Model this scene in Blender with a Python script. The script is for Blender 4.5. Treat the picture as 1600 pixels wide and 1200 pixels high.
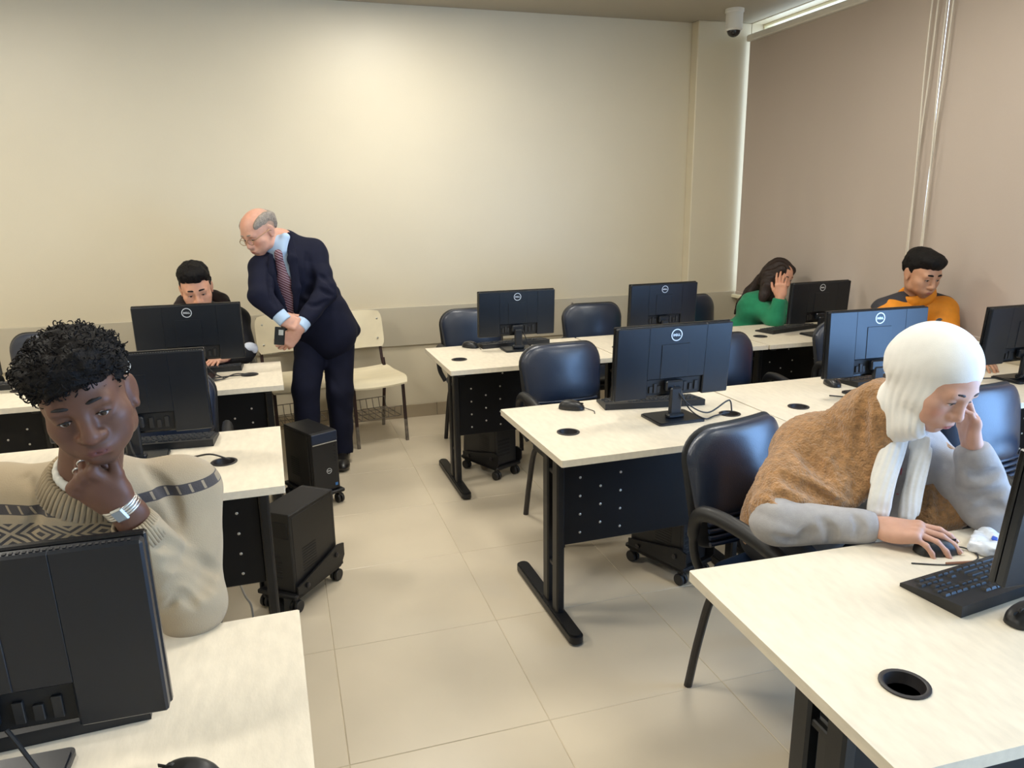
import bpy, bmesh, math, random
import numpy as np
from mathutils import Vector, Matrix

random.seed(7)
for o in list(bpy.data.objects):
    bpy.data.objects.remove(o)
scene = bpy.context.scene
COL = scene.collection

# ------------------------------------------------------------------ camera
FPX, PITCH, YAW, ROLL, CAMH = 1161.6, math.radians(13.862), math.radians(17.097), math.radians(-.756), 1.6027
FW = np.array([math.sin(YAW) * math.cos(PITCH), math.cos(YAW) * math.cos(PITCH), -math.sin(PITCH)])
_r = np.array([math.cos(YAW), -math.sin(YAW), 0.])
_u = np.cross(_r, FW)
RT = _r * math.cos(ROLL) + _u * math.sin(ROLL)
UP = _u * math.cos(ROLL) - _r * math.sin(ROLL)
CAM = np.array([0, 0, CAMH])
cd = bpy.data.cameras.new('camera')
cd.sensor_width = 36
cd.lens = FPX / 1600 * 36
cd.clip_start = .02
cam = bpy.data.objects.new('camera', cd)
COL.objects.link(cam)
cam.matrix_world = Matrix(((RT[0], UP[0], -FW[0], 0), (RT[1], UP[1], -FW[1], 0), (RT[2], UP[2], -FW[2], CAMH), (0, 0, 0, 1)))
scene.camera = cam

# ------------------------------------------------------------------ world and light
wd = bpy.data.worlds.new('world')
scene.world = wd
wd.use_nodes = True
bg = wd.node_tree.nodes['Background']
bg.inputs['Color'].default_value = (.70, .85, 1.0, 1)
bg.inputs['Strength'].default_value = 3.0
vs = scene.view_settings
vs.view_transform = 'Standard'
vs.look = 'None'
vs.exposure = 0.0
vs.gamma = 1
vs.use_curve_mapping = False

X_R, X_L, Y_B, Y_F, Z_C = 3.62, -3.3, 5.47, -2.6, 2.90      # room extents
WIN = (-2.4, 1.58)                                          # open, unblinded stretch of window in wall_right (near the camera)


def area_light(name, loc, size, power, col, aim):
    l = bpy.data.lights.new(name, 'AREA')
    l.shape = 'RECTANGLE'
    l.size, l.size_y = size
    l.energy = power
    l.color = col
    o = bpy.data.objects.new(name, l)
    COL.objects.link(o)
    o.location = loc
    o.rotation_euler = Vector(aim).to_track_quat('-Z', 'Y').to_euler()
    return o


# daylight entering by the unblinded window beside the camera
area_light('daylight', (X_R + .30, (WIN[0] + WIN[1]) / 2, 1.05), (3.9, 1.65), 235, (.18, .46, 1.0), (-1, 0, 0))
# recessed ceiling panels: (x, y, watts)
PANELS = [(.80, 4.35, 26), (2.30, 2.9, 21), (-1.9, 3.6, 42), (.5, 1.9, 22), (2.4, .2, 20), (-1.9, .6, 28)]

# ------------------------------------------------------------------ pixel helpers (direction from the photo, distance from the place)
def ray(x, y):
    return FW * FPX + RT * (x - 800) - UP * (y - 600)
def atz(x, y, z):
    d = ray(x, y)
    return CAM + d * ((z - CAMH) / d[2])
def aty(x, y, Y):
    d = ray(x, y)
    return CAM + d * (Y / d[1])
def atx(x, y, X):
    d = ray(x, y)
    return CAM + d * (X / d[0])


# ------------------------------------------------------------------ materials
MATS = {}
def mat(name, col, rough=.5, metal=0., var=.06, scale=8., bump=0., bscale=60., spec=.5, coat=0., sheen=0., vcol=False, emit=None, detail=3., stretch=None):
    if name in MATS:
        return MATS[name]
    m = bpy.data.materials.new(name)
    m.use_nodes = True
    nt = m.node_tree
    b = nt.nodes['Principled BSDF']
    b.inputs['Roughness'].default_value = rough
    b.inputs['Metallic'].default_value = metal
    b.inputs['Specular IOR Level'].default_value = spec
    b.inputs['Coat Weight'].default_value = coat
    b.inputs['Coat Roughness'].default_value = .25
    b.inputs['Sheen Weight'].default_value = sheen
    tc = nt.nodes.new('ShaderNodeTexCoord')
    vec = tc.outputs['Object']
    if stretch:
        mp = nt.nodes.new('ShaderNodeMapping')
        mp.inputs['Scale'].default_value = stretch
        nt.links.new(vec, mp.inputs['Vector'])
        vec = mp.outputs['Vector']
    n = nt.nodes.new('ShaderNodeTexNoise')
    n.inputs['Scale'].default_value = scale
    n.inputs['Detail'].default_value = detail
    nt.links.new(vec, n.inputs['Vector'])
    mr = nt.nodes.new('ShaderNodeMapRange')
    mr.inputs['From Min'].default_value = .3
    mr.inputs['From Max'].default_value = .7
    mr.inputs['To Min'].default_value = 1 - var
    mr.inputs['To Max'].default_value = 1 + var
    nt.links.new(n.outputs['Fac'], mr.inputs['Value'])
    mx = nt.nodes.new('ShaderNodeMix')
    mx.data_type = 'RGBA'
    mx.blend_type = 'MULTIPLY'
    mx.inputs['Factor'].default_value = 1
    if vcol:
        at = nt.nodes.new('ShaderNodeAttribute')
        at.attribute_name = 'Col'
        nt.links.new(at.outputs['Color'], mx.inputs['A'])
    else:
        mx.inputs['A'].default_value = (*col, 1)
    nt.links.new(mr.outputs['Result'], mx.inputs['B'])
    nt.links.new(mx.outputs['Result'], b.inputs['Base Color'])
    if bump:
        n2 = nt.nodes.new('ShaderNodeTexNoise')
        n2.inputs['Scale'].default_value = bscale
        n2.inputs['Detail'].default_value = 4
        nt.links.new(vec, n2.inputs['Vector'])
        bp = nt.nodes.new('ShaderNodeBump')
        bp.inputs['Strength'].default_value = bump
        bp.inputs['Distance'].default_value = .01
        nt.links.new(n2.outputs['Fac'], bp.inputs['Height'])
        nt.links.new(bp.outputs['Normal'], b.inputs['Normal'])
    if emit:
        b.inputs['Emission Color'].default_value = (*emit[0], 1)
        b.inputs['Emission Strength'].default_value = emit[1]
    MATS[name] = m
    return m


def srgb(r, g, b):
    f = lambda c: (c / 255 / 12.92) if c / 255 <= .04045 else ((c / 255 + .055) / 1.055) ** 2.4
    return (f(r), f(g), f(b))


def mathn(nt, op, a, b=None, c=None):
    n = nt.nodes.new('ShaderNodeMath')
    n.operation = op
    for i, v in enumerate((a, b, c)):
        if v is None:
            continue
        if isinstance(v, (int, float)):
            n.inputs[i].default_value = v
        else:
            nt.links.new(v, n.inputs[i])
    return n.outputs[0]


M_WALL = mat('wall_paint', srgb(214, 203, 178), .42, var=.025, scale=1.6, bump=.05, bscale=180)
M_CEIL = mat('ceiling_paint', srgb(172, 163, 144), .8, var=.03, scale=2)
M_TILE = mat('floor_tile', srgb(206, 193, 170), .32, var=.05, scale=2.5, bump=.02, bscale=30, spec=.5)
M_GROUT = mat('grout', srgb(190, 176, 150), .8, var=.15, scale=12)
M_RAIL = mat('wall_guard_board', srgb(190, 181, 161), .28, var=.03, scale=4)
M_SKIRT = mat('skirting_tile', srgb(165, 150, 125), .35, var=.05, scale=5)
M_BLIND = mat('blind_fabric', srgb(184, 170, 158), .75, var=.035, scale=1.3, bump=.12, bscale=500, stretch=(1, 1, .25))
M_BLINDW = mat('blind_white_plastic', srgb(214, 208, 196), .4, var=.02)
M_FRAME = mat('window_frame_cream', srgb(232, 226, 196), .4, var=.02)
M_LAM = mat('desk_laminate', srgb(224, 213, 192), .42, var=.06, scale=55, detail=6, bump=.04, bscale=240, stretch=(1, .35, 1))
M_LAMEDGE = mat('desk_edge_band', srgb(214, 202, 180), .45, var=.04, scale=30)
M_BLACK = mat('black_powder_coat', (.008, .008, .009), .42, var=.15, scale=30, bump=.03, bscale=400, spec=.4)
M_PANEL = mat('black_modesty_panel', (.0045, .0048, .0065), .45, var=.15, scale=8, spec=.25)
M_GROM = mat('grommet_plastic', (.018, .015, .016), .45, var=.1)
M_MON = mat('monitor_plastic', (.0040, .0065, .0115), .33, var=.08, scale=20, bump=.05, bscale=900, spec=.5)
M_MONG = mat('monitor_gloss_bezel', (.008, .008, .009), .22, var=.05)
M_BAY = mat('monitor_recess', (.005, .005, .006), .6, var=.1)
M_LOGO = mat('logo_silver', (.72, .76, .80), .35, metal=.35, var=.02)
M_SCREEN = mat('screen', (.02, .03, .04), .25, var=.1, emit=((.55, .75, 1.0), .6))
M_KEY = mat('keyboard_plastic', (.012, .012, .013), .5, var=.12, scale=40)
M_KEYCAP = mat('keycap_plastic', (.017, .017, .018), .42, var=.12, scale=40)
M_MOUSE = mat('mouse_plastic', (.012, .012, .013), .38, var=.08, scale=20)
M_CABLE = mat('cable_rubber', (.015, .014, .014), .5, var=.1, scale=20)
M_CABLEG = mat('grey_cable', srgb(170, 165, 155), .5, var=.05, scale=20)
M_VINYL = mat('chair_vinyl', (.0055, .0135, .036), .38, var=.1, scale=6, bump=.10, bscale=260, spec=.7, coat=.35)  # navy tint carries part of the window's blue sheen on black vinyl
M_CHSHELL = mat('chair_shell', (.009, .009, .010), .45, var=.1, scale=20, bump=.06, bscale=300)
M_LEG = mat('chair_leg_steel', (.016, .013, .013), .35, var=.15, scale=15)
M_PLY = mat('cream_plywood', srgb(226, 214, 184), .45, var=.06, scale=5, stretch=(1, 6, 1))
M_BROWN = mat('brown_enamel', (.035, .016, .015), .4, var=.2, scale=12)
M_BARE = mat('worn_steel', srgb(128, 120, 110), .5, metal=.4, var=.35, scale=30)
M_TOWER = mat('tower_case', (.008, .008, .009), .42, var=.12, scale=15, bump=.03, bscale=500)
M_TOWERB = mat('tower_blue_band', (.012, .022, .05), .3, var=.08)
M_WHITE = mat('white_plastic', srgb(225, 222, 214), .4, var=.03)
M_DOME = mat('smoked_dome', (.012, .010, .012), .12, var=.05, spec=.6)
M_CORD = mat('blind_bead_chain', srgb(214, 206, 190), .5, var=.05, scale=200)
M_STEEL = mat('brushed_steel', (.62, .61, .58), .28, metal=.9, var=.06, scale=60)

# ------------------------------------------------------------------ mesh helpers
def arr(*v):
    return np.array(v, float)
def nrm(v):
    v = np.asarray(v, float)
    return v / np.linalg.norm(v)


def rotz(a):
    c, s = math.cos(a), math.sin(a)
    return np.array([[c, -s, 0], [s, c, 0], [0, 0, 1.]])
def rotx(a):
    c, s = math.cos(a), math.sin(a)
    return np.array([[1, 0, 0], [0, c, -s], [0, s, c]])
def roty(a):
    c, s = math.cos(a), math.sin(a)
    return np.array([[c, 0, s], [0, 1, 0], [-s, 0, c]])


class MB:
    """collects shapes; build() links them as ONE mesh object"""
    def __init__(self):
        self.v, self.f, self.n = [], [], 0

    def add(self, v, f, R=None, t=None):
        v = np.asarray(v, float)
        if R is not None:
            v = v @ np.asarray(R).T
        if t is not None:
            v = v + np.asarray(t)
        self.v.append(v)
        n = self.n
        self.f += [tuple(i + n for i in q) for q in f]
        self.n += len(v)
        return self

    def box(self, c, s, R=None, bev=.0, t=None):
        h = np.asarray(s, float) / 2
        c = np.asarray(c, float)
        if bev <= 0:
            v = np.array([[x, y, z] for x in (-1, 1) for y in (-1, 1) for z in (-1, 1)]) * h
            f = [(0, 1, 3, 2), (4, 6, 7, 5), (0, 4, 5, 1), (2, 3, 7, 6), (0, 2, 6, 4), (1, 5, 7, 3)]
        else:
            b = min(bev, h.min() * .95)
            v, idx = [], {}
            for x in (-1, 1):
                for y in (-1, 1):
                    for z in (-1, 1):
                        sg = np.array([x, y, z])
                        for a in range(3):
                            p = sg * (h - b)
                            p[a] = sg[a] * h[a]
                            idx[(x, y, z, a)] = len(v)
                            v.append(p)
            f = []
            for a in range(3):
                o = [i for i in range(3) if i != a]
                for s_ in (-1, 1):
                    q = []
                    for (p1, p2) in ((-1, -1), (1, -1), (1, 1), (-1, 1)):
                        sg = [0, 0, 0]; sg[a] = s_; sg[o[0]] = p1; sg[o[1]] = p2
                        q.append(idx[(*sg, a)])
                    f.append(tuple(q))
            for a in range(3):
                o = [i for i in range(3) if i != a]
                for s1 in (-1, 1):
                    for s2 in (-1, 1):
                        q = []
                        for sa, ax in ((-1, o[0]), (1, o[0]), (1, o[1]), (-1, o[1])):
                            sg = [0, 0, 0]; sg[a] = sa; sg[o[0]] = s1; sg[o[1]] = s2
                            q.append(idx[(*sg, ax)])
                        f.append(tuple(q))
            for x in (-1, 1):
                for y in (-1, 1):
                    for z in (-1, 1):
                        f.append(tuple(idx[(x, y, z, a)] for a in range(3)))
            v = np.array(v)
            # consistent outward winding
            ff = []
            for q in f:
                p = v[list(q)]
                nn = np.cross(p[1] - p[0], p[2] - p[0])
                ff.append(q if nn @ p.mean(0) > 0 else q[::-1])
            f = ff
        if R is not None:
            v = v @ np.asarray(R).T
        v = v + c
        return self.add(v, f, t=t)

    def tube(self, path, r, n=8, closed=False, cap=True, flat=None):
        P = [np.asarray(p, float) for p in path]
        m = len(P)
        rr = r if hasattr(r, '__len__') else [r] * m
        T = []
        for i in range(m):
            a = P[(i - 1) % m] if (closed or i > 0) else P[i]
            b = P[(i + 1) % m] if (closed or i < m - 1) else P[i]
            T.append(nrm(b - a))
        ref = arr(0, 0, 1) if abs(T[0][2]) < .9 else arr(1, 0, 0)
        N = nrm(np.cross(np.cross(T[0], ref), T[0]))
        v, f = [], []
        for i in range(m):
            N = nrm(N - T[i] * (N @ T[i]))
            B = np.cross(T[i], N)
            for k in range(n):
                a = 2 * math.pi * k / n
                e = (flat if flat else 1.)
                v.append(P[i] + rr[i] * (math.cos(a) * N * e + math.sin(a) * B))
        seg = m if closed else m - 1
        for i in range(seg):
            j = (i + 1) % m
            for k in range(n):
                k2 = (k + 1) % n
                f.append((i * n + k, i * n + k2, j * n + k2, j * n + k))
        if cap and not closed:
            f.append(tuple(range(n))[::-1])
            f.append(tuple((m - 1) * n + k for k in range(n)))
        return self.add(v, f)

    def lathe(self, prof, n=24, R=None, t=None, closed=False):
        v, f = [], []
        m = len(prof)
        for (r, z) in prof:
            for k in range(n):
                a = 2 * math.pi * k / n
                v.append((r * math.cos(a), r * math.sin(a), z))
        for i in range(m if closed else m - 1):
            j = (i + 1) % m
            for k in range(n):
                k2 = (k + 1) % n
                f.append((i * n + k, i * n + k2, j * n + k2, j * n + k))
        if not closed:
            if prof[0][0] > 1e-5:
                f.append(tuple(range(n))[::-1])
            if prof[-1][0] > 1e-5:
                f.append(tuple((m - 1) * n + k for k in range(n)))
        return self.add(v, f, R, t)

    def prism(self, poly, d, R=None, t=None):
        """polygon in local x,y extruded along local z by d"""
        n = len(poly)
        v = [(x, y, 0) for x, y in poly] + [(x, y, d) for x, y in poly]
        f = [tuple(range(n))[::-1], tuple(range(n, 2 * n))]
        f += [(i, (i + 1) % n, n + (i + 1) % n, n + i) for i in range(n)]
        return self.add(v, f, R, t)

    def pillow(self, outline, front, back, curve=None, R=None, t=None, rings=7, p=3.0):
        """cushion: outline in local (x,z); front bulges to -y, back to +y"""
        O = np.asarray(outline, float)
        c = O.mean(0)
        n = len(O)
        v, f = [], []
        cv = curve or (lambda x, z: 0)
        rho = [1 - (1 - i / rings) ** 2 for i in range(1, rings + 1)]
        v.append((c[0], cv(*c) - front, c[1]))
        for q in rho:
            for k in range(n):
                x, z = c + (O[k] - c) * q
                v.append((x, cv(x, z) - front * (1 - q ** p) ** (1 / p * 1.4), z))
        for q in rho[::-1]:
            for k in range(n):
                x, z = c + (O[k] - c) * q
                v.append((x, cv(x, z) + back * (1 - q ** p) ** (1 / p * 1.4), z))
        v.append((c[0], cv(*c) + back, c[1]))
        tot = 2 * rings
        for k in range(n):
            f.append((0, 1 + (k + 1) % n, 1 + k))
        for i in range(tot - 1):
            for k in range(n):
                k2 = (k + 1) % n
                f.append((1 + i * n + k, 1 + i * n + k2, 1 + (i + 1) * n + k2, 1 + (i + 1) * n + k))
        last = 1 + tot * n
        for k in range(n):
            f.append((last, last - n + k, last - n + (k + 1) % n))
        f = [q[::-1] for q in f]
        return self.add(v, f, R, t)

    def mesh(self, name, angle=.6):
        me = bpy.data.meshes.new(name)
        V = np.concatenate(self.v)
        me.from_pydata(V.tolist(), [], self.f)
        bm = bmesh.new()
        bm.from_mesh(me)
        bmesh.ops.recalc_face_normals(bm, faces=bm.faces)
        bm.to_mesh(me)
        bm.free()
        me.polygons.foreach_set('use_smooth', [True] * len(me.polygons))
        me.set_sharp_from_angle(angle=angle)
        return me

    def build(self, name, m, parent=None, loc=None, rz=0, angle=.6):
        return obj(name, self.mesh(name, angle), m, parent, loc, rz)


def obj(name, me, m, parent=None, loc=None, rz=0):
    if m is not None and not me.materials:
        me.materials.append(m)
    o = bpy.data.objects.new(name, me)
    COL.objects.link(o)
    if parent is not None:
        o.parent = parent
    if loc is not None:
        o.location = loc
    o.rotation_euler[2] = rz
    return o


def tag(o, label=None, cat=None, group=None, kind=None):
    if label: o['label'] = label
    if cat: o['category'] = cat
    if group: o['group'] = group
    if kind: o['kind'] = kind
    return o


def thing(name, label, cat, loc=(0, 0, 0), rz=0, group=None):
    o = bpy.data.objects.new(name, None)
    o.empty_display_size = .1
    COL.objects.link(o)
    o.location = loc
    o.rotation_euler = (0, 0, rz)
    return tag(o, label, cat, group)


def copy_tree(o, parent=None):
    c = o.copy()
    COL.objects.link(c)
    c.parent = parent
    for ch in list(o.children):
        copy_tree(ch, c)
    return c


def rrect(w, h, r, n=6, cx=0, cy=0):
    P = []
    for sx, sy, a0 in ((1, 1, 0), (-1, 1, 90), (-1, -1, 180), (1, -1, 270)):
        for i in range(n + 1):
            a = math.radians(a0 + 90 * i / n)
            P.append((cx + sx * (w / 2 - r) + r * math.cos(a), cy + sy * (h / 2 - r) + r * math.sin(a)))
    return P


def bez(pts, n=10):
    """Catmull-Rom through pts"""
    P = [np.asarray(p, float) for p in pts]
    P = [2 * P[0] - P[1]] + P + [2 * P[-1] - P[-2]]
    out = []
    for i in range(1, len(P) - 2):
        for k in range(n):
            t = k / n
            a, b, c, d = P[i - 1:i + 3]
            out.append(.5 * ((2 * b) + (c - a) * t + (2 * a - 5 * b + 4 * c - d) * t * t + (3 * b - a - 3 * c + d) * t ** 3))
    out.append(P[-2])
    return out


def slab_with_holes(outline, holes, z0, z1, name, m, parent):
    """flat board with real round holes"""
    bm = bmesh.new()
    edges = []
    loops = [outline] + [[(cx + r * math.cos(2 * math.pi * k / 24), cy + r * math.sin(2 * math.pi * k / 24)) for k in range(24)] for cx, cy, r in holes]
    for L in loops:
        vs_ = [bm.verts.new((x, y, z1)) for x, y in L]
        for i in range(len(vs_)):
            edges.append(bm.edges.new((vs_[i], vs_[(i + 1) % len(vs_)])))
    bmesh.ops.triangle_fill(bm, use_beauty=True, use_dissolve=False, edges=edges)
    r = bmesh.ops.extrude_face_region(bm, geom=list(bm.faces))
    for v in r['geom']:
        if isinstance(v, bmesh.types.BMVert):
            v.co.z = z0
    bmesh.ops.recalc_face_normals(bm, faces=bm.faces)
    me = bpy.data.meshes.new(name)
    bm.to_mesh(me)
    bm.free()
    return obj(name, me, m, parent)

# ================================================================== THE ROOM
def struct(name, mb, m, parent=None):
    o = mb.build(name, m, parent)
    if parent is None:
        o['kind'] = 'structure'
    return o


floor = struct('floor', MB().box(((X_L + X_R) / 2, (Y_F + Y_B) / 2, -.062), (X_R - X_L + .3, Y_B - Y_F + .3, .12)), M_GROUT)
TX, TY, PX, PY = .075, 2.525, .6243, .6105
tile_cache = {}
for i in range(-6, 7):
    for j in range(-9, 6):
        x0, x1 = max(TX + i * PX, X_L) , min(TX + (i + 1) * PX, X_R)
        y0, y1 = max(TY + j * PY, Y_F), min(TY + (j + 1) * PY, Y_B)
        if x1 - x0 < .02 or y1 - y0 < .02:
            continue
        w, d = round(x1 - x0 - .0024, 4), round(y1 - y0 - .0024, 4)
        if (w, d) not in tile_cache:
            tile_cache[(w, d)] = MB().box((0, 0, 0), (w, d, .01), bev=.0016).mesh('tile')
            tile_cache[(w, d)].materials.append(M_TILE)
        t = obj('tile', tile_cache[(w, d)], None, floor, ((x0 + x1) / 2, (y0 + y1) / 2, -.005 + random.uniform(-.0004, .0002)))

wall_back = struct('wall_back', MB().box(((X_L + X_R) / 2, Y_B + .075, Z_C / 2), (X_R - X_L + .3, .15, Z_C)), M_WALL)
PXL = aty(1087, 150, Y_B - .10)[0]
struct('pilaster', MB().box(((PXL + X_R) / 2, Y_B - .05, Z_C / 2), (X_R - PXL, .10, Z_C), bev=.006), M_WALL, wall_back)
g = MB()
trim = tag(bpy.data.objects.new('trim_1', None), kind='structure')
COL.objects.link(trim)
xs = [X_L + .001, -1.9, -.1, 1.72, PXL - .002]
for a, b in zip(xs[:-1], xs[1:]):
    MB().box(((a + b) / 2, Y_B - .009, .705), (b - a - .003, .018, .29), bev=.003).build('guard_board', M_RAIL, trim)
MB().box(((PXL + X_R) / 2, Y_B - .109, .705), (X_R - PXL, .018, .29), bev=.003).build('guard_board', M_RAIL, trim)
for px, py in ((553, 491), (894, 474), (731, 483), (1093, 468)):
    p = aty(px, py, Y_B - .02)
    yy = Y_B - .02 if p[0] < PXL else Y_B - .12
    MB().lathe([(.009, 0), (.009, .004), (.005, .007), (0, .007)], 10, rotx(math.pi / 2), (p[0], yy, p[2])).build('screw_cap', M_BARE, trim)
bb = tag(bpy.data.objects.new('baseboard_back', None), kind='structure')
COL.objects.link(bb)
x = X_L
while x < PXL - .05:
    x1 = min(x + .6243, PXL)
    MB().box(((x + x1) / 2, Y_B - .006, .05), (x1 - x - .002, .012, .10), bev=.0015).build('skirting_tile', M_SKIRT, bb)
    x = x1

struct('wall_left', MB().box((X_L - .075, (Y_F + Y_B) / 2, Z_C / 2), (.15, Y_B - Y_F, Z_C)), M_WALL)
struct('wall_front', MB().box(((X_L + X_R) / 2, Y_F - .075, Z_C / 2), (X_R - X_L + .3, .15, Z_C)), M_WALL)
ceiling = struct('ceiling', MB().box(((X_L + X_R) / 2, (Y_F + Y_B) / 2, Z_C + .06), (X_R - X_L + .5, Y_B - Y_F + .3, .12)), M_CEIL)

# right wall: pieces around two window stretches
W1 = (1.80, Y_B - .10)
SILL, HEAD, SILL2 = .80, 2.895, .20      # the near window reaches almost to the floor
g = MB()
for (y0, y1, z0, z1) in ((WIN[1], Y_B, 0, SILL), (Y_F, WIN[1], 0, SILL2), (Y_F, Y_B, HEAD, Z_C), (Y_F, WIN[0], SILL2, HEAD), (WIN[1], W1[0], SILL, HEAD), (W1[1], Y_B, SILL, HEAD)):
    g.box((X_R + .10, (y0 + y1) / 2, (z0 + z1) / 2), (.20, y1 - y0, z1 - z0))
wall_right = struct('wall_right', g, M_WALL)
struct('window_sill', MB().box((X_R + .01, (W1[0] + W1[1]) / 2, SILL + .012), (.14, W1[1] - W1[0], .024), bev=.004), M_FRAME, wall_right)
struct('window_sill', MB().box((X_R + .01, (WIN[0] + WIN[1]) / 2, SILL2 + .012), (.14, WIN[1] - WIN[0], .024), bev=.004), M_FRAME, wall_right)

gm = bpy.data.materials.new('window_glass')
gm.use_nodes = True
nt = gm.node_tree
nt.nodes.clear()
out = nt.nodes.new('ShaderNodeOutputMaterial')
mixs = nt.nodes.new('ShaderNodeMixShader')
tr = nt.nodes.new('ShaderNodeBsdfTransparent')
gl = nt.nodes.new('ShaderNodeBsdfGlossy')
gl.inputs['Roughness'].default_value = .02
mixs.inputs[0].default_value = .06
nt.links.new(tr.outputs[0], mixs.inputs[1])
nt.links.new(gl.outputs[0], mixs.inputs[2])
nt.links.new(mixs.outputs[0], out.inputs[0])


def window(name, y0, y1, n, sill=SILL):
    w = tag(bpy.data.objects.new(name, None), kind='structure')
    COL.objects.link(w)
    xm = X_R + .13
    z0, z1 = sill + .024, HEAD
    fr = MB()
    for zz in (z0 + .025, z1 - .010):
        fr.box((xm, (y0 + y1) / 2, zz), (.06, y1 - y0, .05 if zz < 2 else .02), bev=.004)
    step = (y1 - y0) / n
    for k in range(n + 1):
        ww = .04 if 0 < k < n else .014
        yy = min(max(y0 + k * step, y0 + .007), y1 - .007)
        fr.box((xm, yy, (z0 + .05 + z1 - .02) / 2), (.058, ww, z1 - z0 - .07), bev=.004)
    fr.build('window_frame', M_FRAME, w)
    for k in range(n):
        a, b = y0 + k * step + (.02 if k else .014), y0 + (k + 1) * step - (.02 if k < n - 1 else .014)
        MB().box((xm, (a + b) / 2, (z0 + z1 + .03) / 2), (.006, b - a, z1 - z0 - .07)).build('pane', gm, w)
    return w


window('window_1', W1[0], W1[1], 3)
window('window_2', WIN[0], WIN[1], 3, SILL2)

# roller blinds
XB = X_R - .03
YS = atx(1466, 150, XB)[1]
def roller_blind(y0, y1, label, chain_y):
    t = thing('roller_blind', label, 'blind', (XB, (y0 + y1) / 2, 0), 0, 'roller blinds over the window')
    L = y1 - y0
    zb, zt = .850, 2.765
    n, m = 60, 24
    v, f = [], []
    for side in (0, 1):
        for j in range(m + 1):
            for i in range(n + 1):
                s, q = i / n, j / m
                wv = .0035 * math.sin(s * 17 + y0 * 3) * (1 - q) + .0025 * math.sin(s * 41 + 1.3 + y0) * (1 - q) ** 1.5
                v.append((wv + (.0012 if side else 0), (s - .5) * L, zb + (zt - zb) * q))
    o2 = (n + 1) * (m + 1)
    for j in range(m):
        for i in range(n):
            a = j * (n + 1) + i
            f.append((a, a + 1, a + n + 2, a + n + 1))
            f.append((o2 + a, o2 + a + n + 1, o2 + a + n + 2, o2 + a + 1))
    for i in range(n):
        f.append((i, o2 + i, o2 + i + 1, i + 1))
    for j in range(m):
        a, b = j * (n + 1), (j + 1) * (n + 1)
        f.append((a, b, o2 + b, o2 + a))
        a, b = a + n, b + n
        f.append((a, o2 + a, o2 + b, b))
    MB().add(v, f).build('fabric', M_BLIND, t)
    MB().box((0, 0, zb - .009), (.014, L - .004, .026), bev=.005).build('bottom_bar', M_BLIND, t)
    MB().box((-.012, 0, 2.782), (.052, L, .046), bev=.008).build('cassette', M_BLINDW, t)
    # bead chain loop hanging from the end of the cassette
    cy = chain_y - (y0 + y1) / 2
    path = bez([(-.047, cy + .018, 2.76), (-.050, cy + .016, 2.3), (-.055, cy - .004, 1.85), (-.052, cy - .012, 1.30), (-.050, cy - .004, 1.18), (-.047, cy + .004, 1.30), (-.045, cy - .002, 1.85), (-.045, cy - .016, 2.3), (-.043, cy - .02, 2.76)], 14)
    MB().tube(path, .0042, 6).build('bead_chain', M_CORD, t)
    return t
roller_blind(YS + .002, W1[1] - .030, 'taupe roller blind beside the wall corner under the security camera', YS + .05)
roller_blind(1.83, YS - .002, 'taupe roller blind at the right end, behind the far right monitor', YS - .05)

# ceiling panels (recessed LED)
M_DIFF = mat('led_diffuser', (.9, .88, .82), .5, var=.01, emit=((1.0, .95, .85), 6.0))
WORDS = ['near the back wall', 'over the blinds', 'over the left aisle', 'over the middle aisle', 'by the open window', 'behind the camera on the left']
for k, (x, y, wt) in enumerate(PANELS):
    t = thing('ceiling_light', 'square recessed LED ceiling panel ' + WORDS[k], 'ceiling light', (x, y, Z_C), 0, 'recessed LED ceiling panels')
    fr = MB()
    for a, b, sx, sy in ((0, .30, .62, .02), (0, -.30, .62, .02), (.30, 0, .02, .58), (-.30, 0, .02, .58)):
        fr.box((a, b, -.006), (sx, sy, .012), bev=.002)
    fr.build('frame', M_WHITE, t)
    MB().box((0, 0, -.003), (.58, .58, .006)).build('diffuser', M_DIFF, t)
    al = area_light('panel_light', (x, y, Z_C - .014), (.56, .56), wt, (1.0, .955, .855), (0, 0, -1))

# security camera at the ceiling corner
p = atz(1147, 27, Z_C)
p = aty(1147, 36, 5.02)
t = thing('security_camera', 'white dome security camera with smoked lens on the ceiling corner', 'security camera', (p[0], p[1], Z_C))
hh = Z_C - aty(1147, 46, 5.02)[2]
MB().lathe([(.066, 0), (.066, -.02), (.060, -.026), (.060, -hh), (.052, -hh - .010), (.040, -hh - .010)], 28).build('housing', M_WHITE, t)
MB().lathe([(.046, -hh - .006)] + [(.046 * math.cos(a), -hh - .010 - .042 * math.sin(a)) for a in np.linspace(0, math.pi / 2 - .03, 8)] + [(0, -hh - .052)], 24).build('dome', M_DOME, t)

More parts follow.
